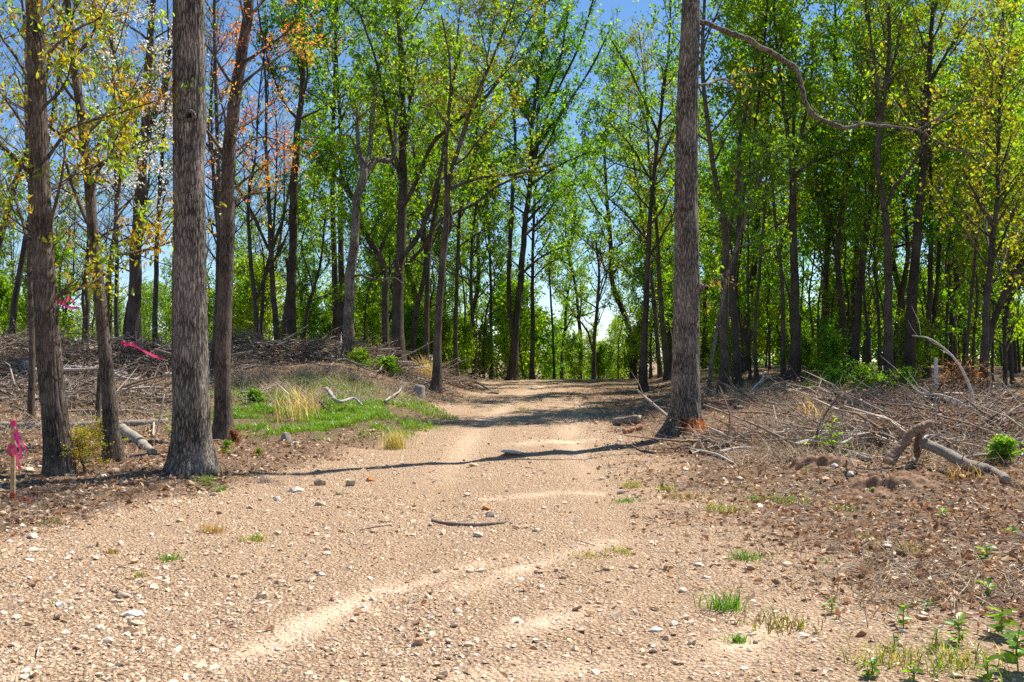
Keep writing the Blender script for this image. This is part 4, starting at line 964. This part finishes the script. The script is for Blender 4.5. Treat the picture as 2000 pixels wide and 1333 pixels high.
tuft(600,812,.85,.4,60,DRY,'second tall dry grass plume right beside the first in the grass patch',lean=.6,bw=.007)
tuft(838,742,.9,.4,170,[[.52,.40,.24],[.46,.34,.20]],'orange-tan dry grass clump at the foot of the forked road-edge trunk',lean=.6,bw=.007)
tuft(1600,835,.62,.22,70,DRY,'pale arching dry grass plume left of the dark bare stem',lean=.8,bw=.006)
tuft(1575,815,.45,.3,60,[[.60,.32,.12],[.55,.42,.25]],'low rusty dry grass behind the long half-buried log',lean=.8,bw=.006)
tuft(1875,935,.28,.3,110,[[.30,.19,.10],[.40,.30,.17]],'rusty orange grass fan under the heavy slanting log',lean=1.2)
for (px,py,h,w_,c,lab) in [
 (402,945,.10,.22,GRN,'bright green tuft right at the foot of the biggest trunk'),(428,958,.09,.14,GRN,'smaller bright tuft below the one at the foot of the biggest trunk'),
 (330,1095,.07,.13,GRN,'small green tuft alone in the left gravel'),(268,1125,.05,.08,MIX,'tiny sprout below the small tuft in the left gravel'),
 (500,1062,.10,.14,MIX,'wispy pale-green tuft in the left middle gravel'),(100,1018,.05,.18,MIX,'flat yellow-green tuft left, at the border of soil and gravel'),
 (1222,982,.07,.26,GRN,'bright low green tuft on the right side of the road'),(1232,950,.14,.16,MIX,'sparse upright tuft above the bright low tuft'),
 (1150,1090,.06,.18,MIX,'little tuft on bare gravel right of the road middle'),(1212,1078,.08,.16,MIX,'olive tuft right of the little tuft on bare gravel'),
 (1335,975,.10,.30,[[.20,.17,.04],[.30,.24,.08]],'dark olive moss-like clump on the right verge'),(1410,1000,.14,.26,MIX,'half-dry grass clump on the right verge'),
 (1300,955,.10,.16,MIX,'small tuft left of the dark olive clump'),(1540,985,.11,.34,[[.16,.17,.02],[.10,.20,.02]],'dense olive-green clump in front of the soil mound'),
 (1475,978,.07,.16,GRN,'bright flat tuft left of the dense olive clump'),(1455,1092,.12,.18,GRN,'fresh green tuft in the right middle gravel'),
 (1415,1190,.16,.16,GRN,'upright bright grass tuft with long blades in the lower right gravel'),(1522,1225,.13,.26,[[.14,.14,.03],[.22,.16,.06],[.16,.22,.03]],'rooty dark-topped clump in the lower right gravel'),
 (1440,1255,.07,.08,GRN,'tiny yellow-green sprout left of the rooty clump'),(1650,1000,.07,.24,GRN,'low green weeds under the soil mound'),
 (1765,1075,.07,.34,[[.22,.20,.04],[.34,.28,.10]],'flattened olive grass mat in the right litter'),(1690,1052,.05,.2,MIX,'small flattened mat left of the olive grass mat'),
 (415,1040,.12,.14,[[.42,.25,.10],[.30,.24,.06]],'dry reddish tuft with one long leaning stalk, left gravel'),(215,1080,.06,.1,[[.25,.18,.05]],'dark dead tuft in the far left gravel'),
 (1020,800,.10,.20,MIX,'small tuft between the wheel tracks near the road crest'),(1185,752,.12,.3,MIX,'grassy patch at the right of the road crest'),
 (1860,1300,.16,.3,MIX,'mixed grass clump at the bottom right among the seedlings'),(1740,1300,.12,.3,MIX,'loose grass wisps at the bottom right left of the mixed clump')]:
    tuft(px,py,h,w_,int(60+260*w_),c,lab,lean=.9)

# ------------------------------------------------------------------ broad-leaved seedlings: every leaf its own part
lm_=[]
for s in range(3):
    g=np.random.default_rng(90+s); m=MB(); a=[]
    nseg=6; L=1.0
    for i in range(nseg+1):
        t=i/nseg; wdt=.30*math.sin(math.pi*min(1,t*.93+.05))**.8*(1+.06*(-1)**i); zc=-.22*t*t+.02*math.sin(t*7+s)
        a.append([[-wdt,t,zc+.10*wdt/.3],[0,t,zc-.01],[wdt,t,zc+.10*wdt/.3]])
    V=np.array(a).reshape(-1,3); Q=[]
    for i in range(nseg):
        for j in range(2): Q.append([i*3+j,i*3+j+1,i*3+4+j,i*3+3+j])
    m.add(V,Q,None,np.array([[.11,.24,.02],[.15,.27,.025],[.08,.20,.02]][s])); lm_.append(m.mesh('leaf',M_LEAF))
def seedling(px,py,h,nleaf,ls,label,lean=0,name='seedling',cat='seedling'):
    h*=.75; ls*=.85; b=G(px,py); g=np.random.default_rng(int(px+py*2)); root=thing(name,label,cat,tuple(b),0)
    st=MB(); top=np.array([lean*h,g.normal()*.05*h,h]); p,r=resample(np.array([[0,0,-.03],top*.5+g.normal(size=3)*.01,top]),[.005,.004,.0025],8)
    tube(st,p,r,6,c=(.26,.24,.10)); st.build('stem',M_DEAD,root)
    for i in range(nleaf):
        f=.35+.65*(i+.5)/nleaf; k=min(7,int(f*7)); o=bpy.data.objects.new('leaf',lm_[int(g.integers(3))]); COL.objects.link(o); o.parent=root
        o.location=tuple(p[k]); s=ls*(.6+.55*g.random()); o.scale=(s,s,s)
        o.rotation_euler=(.25+.5*g.random()-.5*(1-f), g.normal()*.25, i*2.4+g.random()*.6)
for a in [(1925,1100,.16,11,.10,'full dark-green seedling with dense leaves, alone at upper right of the foreground'),
 (1625,1195,.15,8,.075,'fresh seedling with two leaf tiers, leftmost of the lower-right plants'),
 (1608,1100,.05,5,.06,'tiny seedling flat on the litter above the leftmost one'),
 (1765,1225,.20,8,.08,'slim seedling left of the middle of the lower-right plants'),
 (1815,1190,.10,5,.07,'short two-leaved seedling behind the slim one'),
 (1872,1262,.22,11,.095,'upright seedling with pointed leaves, middle of the lower-right plants'),
 (1935,1165,.15,6,.11,'large-leaved pale seedling at the right beyond the pointed-leaved one'),
 (1958,1245,.22,10,.12,'broad spreading seedling near the right picture edge'),
 (1990,1320,.30,12,.12,'big leafy seedling cut by the bottom right corner'),
 (1930,1330,.14,8,.10,'low bright seedling left of the corner plant'),
 (1700,1325,.13,11,.075,'bushy small seedling at the bottom edge, left of all others'),
 (1785,1330,.10,7,.07,'small seedling at the bottom edge between the bushy one and the mixed grass'),
 (1830,1275,.16,7,.06,'thin yellowish sprig between the pointed-leaved seedling and the bottom edge'),
 (1745,1275,.13,5,.065,'two-leaf sprig standing alone above the bottom-edge seedlings'),
 (1980,1045,.08,8,.09,'small dense seedling at the right edge above the arched stalk'),
 (1845,1010,.09,8,.08,'pale-leaved weed cluster behind the litter at right'),
 (1700,965,.10,5,.09,'yellow-green weed with white-backed leaves on the soil mound'),
 (1630,905,.12,10,.09,'green weed at the foot of the leafy upright sapling in the slash'),
 (1575,930,.12,8,.07,'weed cluster between the soil mound and the half-buried log'),
 (100,1180,.02,3,.05,'tiny yellow sprout in the left foreground gravel')]: seedling(*a)
def sprig(px,py,H,label,style='lime',seed=5,den=1.0,n1=12,len1=.6,leafscale=.6,name='shrub',cat='shrub'):
    b=G(px,py); g=np.random.default_rng(seed); n=6; z=np.linspace(-.05,1.9,n); xy=np.cumsum(g.normal(size=(n,2))*.06,0); xy[0]=0; k=H/2.6
    o=make_tree(label,np.concatenate([xy,z[:,None]],1),np.linspace(.03,.006,n),(),style,seed,(.05,1),n1,.8*len1/.5,3,5,M_BARK,False,6,density=den,loc=b,leafscale=leafscale*1.1/max(k,.15)*.55,name=name,cat=cat,flare=.1,up1=.6)
    o.scale=(k*1.35,k*1.25,k*.8); return o
sprig(165,925,.75,'shrubby shoots with yellow and coppery leaves at the foot of the leaning oak','yellow',61,.9,n1=16,len1=.5,leafscale=.55)
sprig(200,880,.65,'low yellow-leaved shoot between the leaning oak and the slim grey tree','yellow',66,.8,n1=14,len1=.5,leafscale=.55)
sprig(462,868,.35,'small dark red-leaved shrub at the foot of the curved brown trunk','redbrown',62,.9,n1=12,len1=.3,leafscale=.8)
sprig(440,885,.22,'low green sprouts in front of the curved brown trunk','green',63,.9,n1=10,len1=.3,leafscale=.5)
sprig(1631,900,.75,'thin upright sapling with a few green leaves in the slash','lime',64,.35,n1=10,len1=.25,leafscale=.8)
sprig(1690,775,.9,'bright green bush at the wood edge behind the slash pile','lime',65,1.3,n1=20,len1=.8,leafscale=.6,name='bush',cat='bush')
sprig(1625,770,.8,'bright green bush left of its twin at the wood edge','green',67,1.3,n1=20,len1=.8,leafscale=.6,name='bush',cat='bush')
sprig(1760,775,.8,'darker green bush right of the bright ones at the wood edge','green',68,1.2,n1=18,len1=.8,leafscale=.6,name='bush',cat='bush')
sprig(1560,850,.3,'small green weed patch at the start of the half-buried log','lime',69,1,n1=12,len1=.3,leafscale=.5)
sprig(1950,905,.5,'yellow-green creeper behind the lower end of the heavy log','lime',70,1,n1=16,len1=.5,leafscale=.6)
sprig(700,725,.8,'bright green bush in front of the brush pile below the large limbed tree','lime',71,1.2,n1=20,len1=.8,leafscale=.6,name='bush',cat='bush')
sprig(760,735,.7,'green bush at the foot of the large limbed tree','green',72,1.2,n1=20,len1=.8,leafscale=.6,name='bush',cat='bush')
sprig(500,790,.4,'leafy green weeds at the left end of the grass patch','green',73,1.1,n1=16,len1=.45,leafscale=.6)
sprig(845,735,.6,'yellow-green shrub under the orange-tan dry grass','lime',74,1,n1=16,len1=.5,leafscale=.6)
sprig(505,890,.16,'yellow-green sprout beside the rough grey stone','lime',75,1,n1=10,len1=.2,leafscale=.4)
sprig(1865,800,1.3,'dark red-brown leafed shrub behind the arching white sapling','redbrown',76,.8,n1=22,len1=.9,leafscale=1.0)
BR=np.array([.16,.07,.045])

# ------------------------------------------------------------------ survey stake and pink tapes
PINK=(.85,.03,.22); PINK2=(.92,.07,.30)
def strip(mb,pts,wd,c,dirv=(1,0,0)):
    pts=np.asarray(pts,float); p,_=resample(pts,[1]*len(pts),14) if len(pts)>2 else (pts,None)
    n=len(p); d=unit(np.asarray(dirv,float)); g=np.random.default_rng(n+int(abs(p[0,0])*100))
    s=np.linspace(0,1,n)[:,None]; dd=unit(d+np.stack([0*s[:,0],.5*np.sin(s[:,0]*7),.4*np.cos(s[:,0]*5)],1))
    V=np.concatenate([p-dd*wd/2,p+dd*wd/2]); Q=[[i,i+1,n+i+1,n+i] for i in range(n-1)]; mb.add(V,Q,None,c)
b=G(25,974); D=b[1]; top=P(25,822,D)
H=top[2]-b[2]; root=thing('survey_stake','wooden survey stake with hot pink tape tied on it at the far left','stake',tuple(b))
m=MB(); w2=.021
def boxm(mb,c,s,col):
    c=np.array(c);s=np.array(s)/2; v=np.array([[x,y,z] for x in(-1,1) for y in(-1,1) for z in(-1,1)])*s+c
    mb.add(v,[[0,1,3,2],[4,6,7,5],[0,4,5,1],[2,3,7,6],[0,2,6,4],[1,5,7,3]],None,col)
boxm(m,(0,0,H/2-.1),(.048,.024,H+.2),(.62,.42,.22)); st=m.build('post',M_DEAD,root,smooth=False); 
mdf=st.modifiers.new('bevel','BEVEL'); mdf.width=.002
m=MB(); boxm(m,(0,0,H-.03),(.054,.030,.064),PINK); m.build('tape_cap',M_RIBBON,root,smooth=False)
def rel(px,py,dd=0): q=P(px,py,D+dd); return q-b
for pts,c in (([rel(30,838,-.02),rel(38,855,-.03),rel(47,870,-.05),rel(54,882,-.06)],PINK2),([rel(29,845,-.02),rel(34,862,-.04),rel(40,882,-.05),rel(42,896,-.05)],PINK),([rel(27,868,-.03),rel(31,885,-.05),rel(35,900,-.05),rel(39,916,-.06)],PINK2)):
    m=MB(); strip(m,pts,.036,c); m.build('ribbon',M_RIBBON,root)
m=MB(); strip(m,[rel(20,866,-.02),rel(17,880,-.03),rel(22,892,-.03),rel(28,885,-.03)],.032,PINK); m.build('ribbon',M_RIBBON,root)
m=MB(); boxm(m,(0,0,.33*H*2),(.053,.029,.03),PINK); m.build('tape_band',M_RIBBON,root,smooth=False)
m=MB(); boxm(m,(0,0,.035),(.055,.031,.07),(.75,.05,.06)); m.build('painted_foot',M_RIBBON,root,smooth=False)
c=G(48,978); m=MB(); strip(m,[np.array([-.08,0,.012]),np.array([0,.02,.03]),np.array([.05,-.02,.015]),np.array([.11,.01,.02])],.03,(.75,.10,.12),(0,1,.2)); m2=m.build('fallen_tape',M_RIBBON,loc=tuple(c)); tag(m2,'scrap of red-pink tape lying on the ground by the stake','tape')
def flag(px,py,D,strands,label):
    b=P(px,py,D); root=thing('flagging_tape',label,'tape',tuple(b))
    k=MB(); g=np.random.default_rng(int(px)); v,t=hull(int(px),16); k.add(v*np.array([.035,.025,.03]),None,t,(.90,.03,.10)); k.build('knot',M_RIBBON,root)
    for s in strands:
        m=MB(); strip(m,[P(x,y,D-.02*i)-b for i,(x,y) in enumerate(s)],.034,PINK2,(0,.3,1)); m.build('ribbon',M_RIBBON,root)
flag(112,588,12.6,[[(112,588),(122,595),(138,601),(154,602)],[(116,590),(128,590),(134,580),(131,577)],[(126,592),(138,584),(146,594)]],'hot pink flagging tape tied to a twig beside the leaning oak')
flag(240,670,14.2,[[(240,670),(262,676),(285,688),(304,697),(318,702)],[(238,666),(246,676),(256,671),(268,678)]],'long pink flagging tape streaming right from a twig in front of the slim grey tree')

# ------------------------------------------------------------------ knot on the biggest trunk, scar on the straight one
def find(label): return [o for o in COL.objects if o.get('label','').startswith(label)][0]
big=find('biggest trunk'); Db=big.location.y; kb=P(378,234,Db); k=MB(); rk=kb-np.array(big.location)
th=np.linspace(0,2*math.pi,25)[:-1]; rb=56*.5*Db/F
ring=np.array([[math.cos(t)*.075, -rb*.97-.012, math.sin(t)*.06] for t in th])+np.array([rk[0],0,rk[2]])
cl=np.concatenate([ring,ring[:1]]); tube(k,cl,np.full(25,.032),8,c=(.9,.9,.9),rel=lambda a,s:1+.25*vnoise(a/6.2832*4,s*14,4)); k.build('knot',M_BARKG,big)
k=MB(); v,t=hull(5,24); k.add(v*np.array([.055,.03,.045])+np.array([rk[0]+.01,-rb*.97,rk[2]-.01]),None,t,(.18,.14,.12)); k.build('knot_hole',M_BARKD,big)
sc_=find('tall straight trunk right'); tr_=[o for o in COL.objects if o.parent==sc_ and o.name.startswith('trunk')][0]
me=tr_.data; co=np.zeros(len(me.vertices)*3,np.float32); me.vertices.foreach_get('co',co); co=co.reshape(-1,3)
lim=.30+.05*vnoise(co[:,0]*14,co[:,1]*14); lo=.03
msk=(co[:,2]<lim)&(co[:,2]>lo+.03*vnoise(co[:,0]*9+3,co[:,1]*9))&(co[:,0]>-.13)&(co[:,1]<.12)
colr=np.ones((len(co),4),np.float32); amt=np.clip((co[:,0]+.35)/.55,0,1)[:,None]
colr[msk,:3]=(np.array([.9,.40,.2])*(1-amt)+np.array([2.3,.80,.25])*amt)[msk]*(.75+.5*vnoise(co[:,0]*30,co[:,2]*30)[:,None])[msk]
me.attributes['tint'].data.foreach_set('color',colr.ravel())
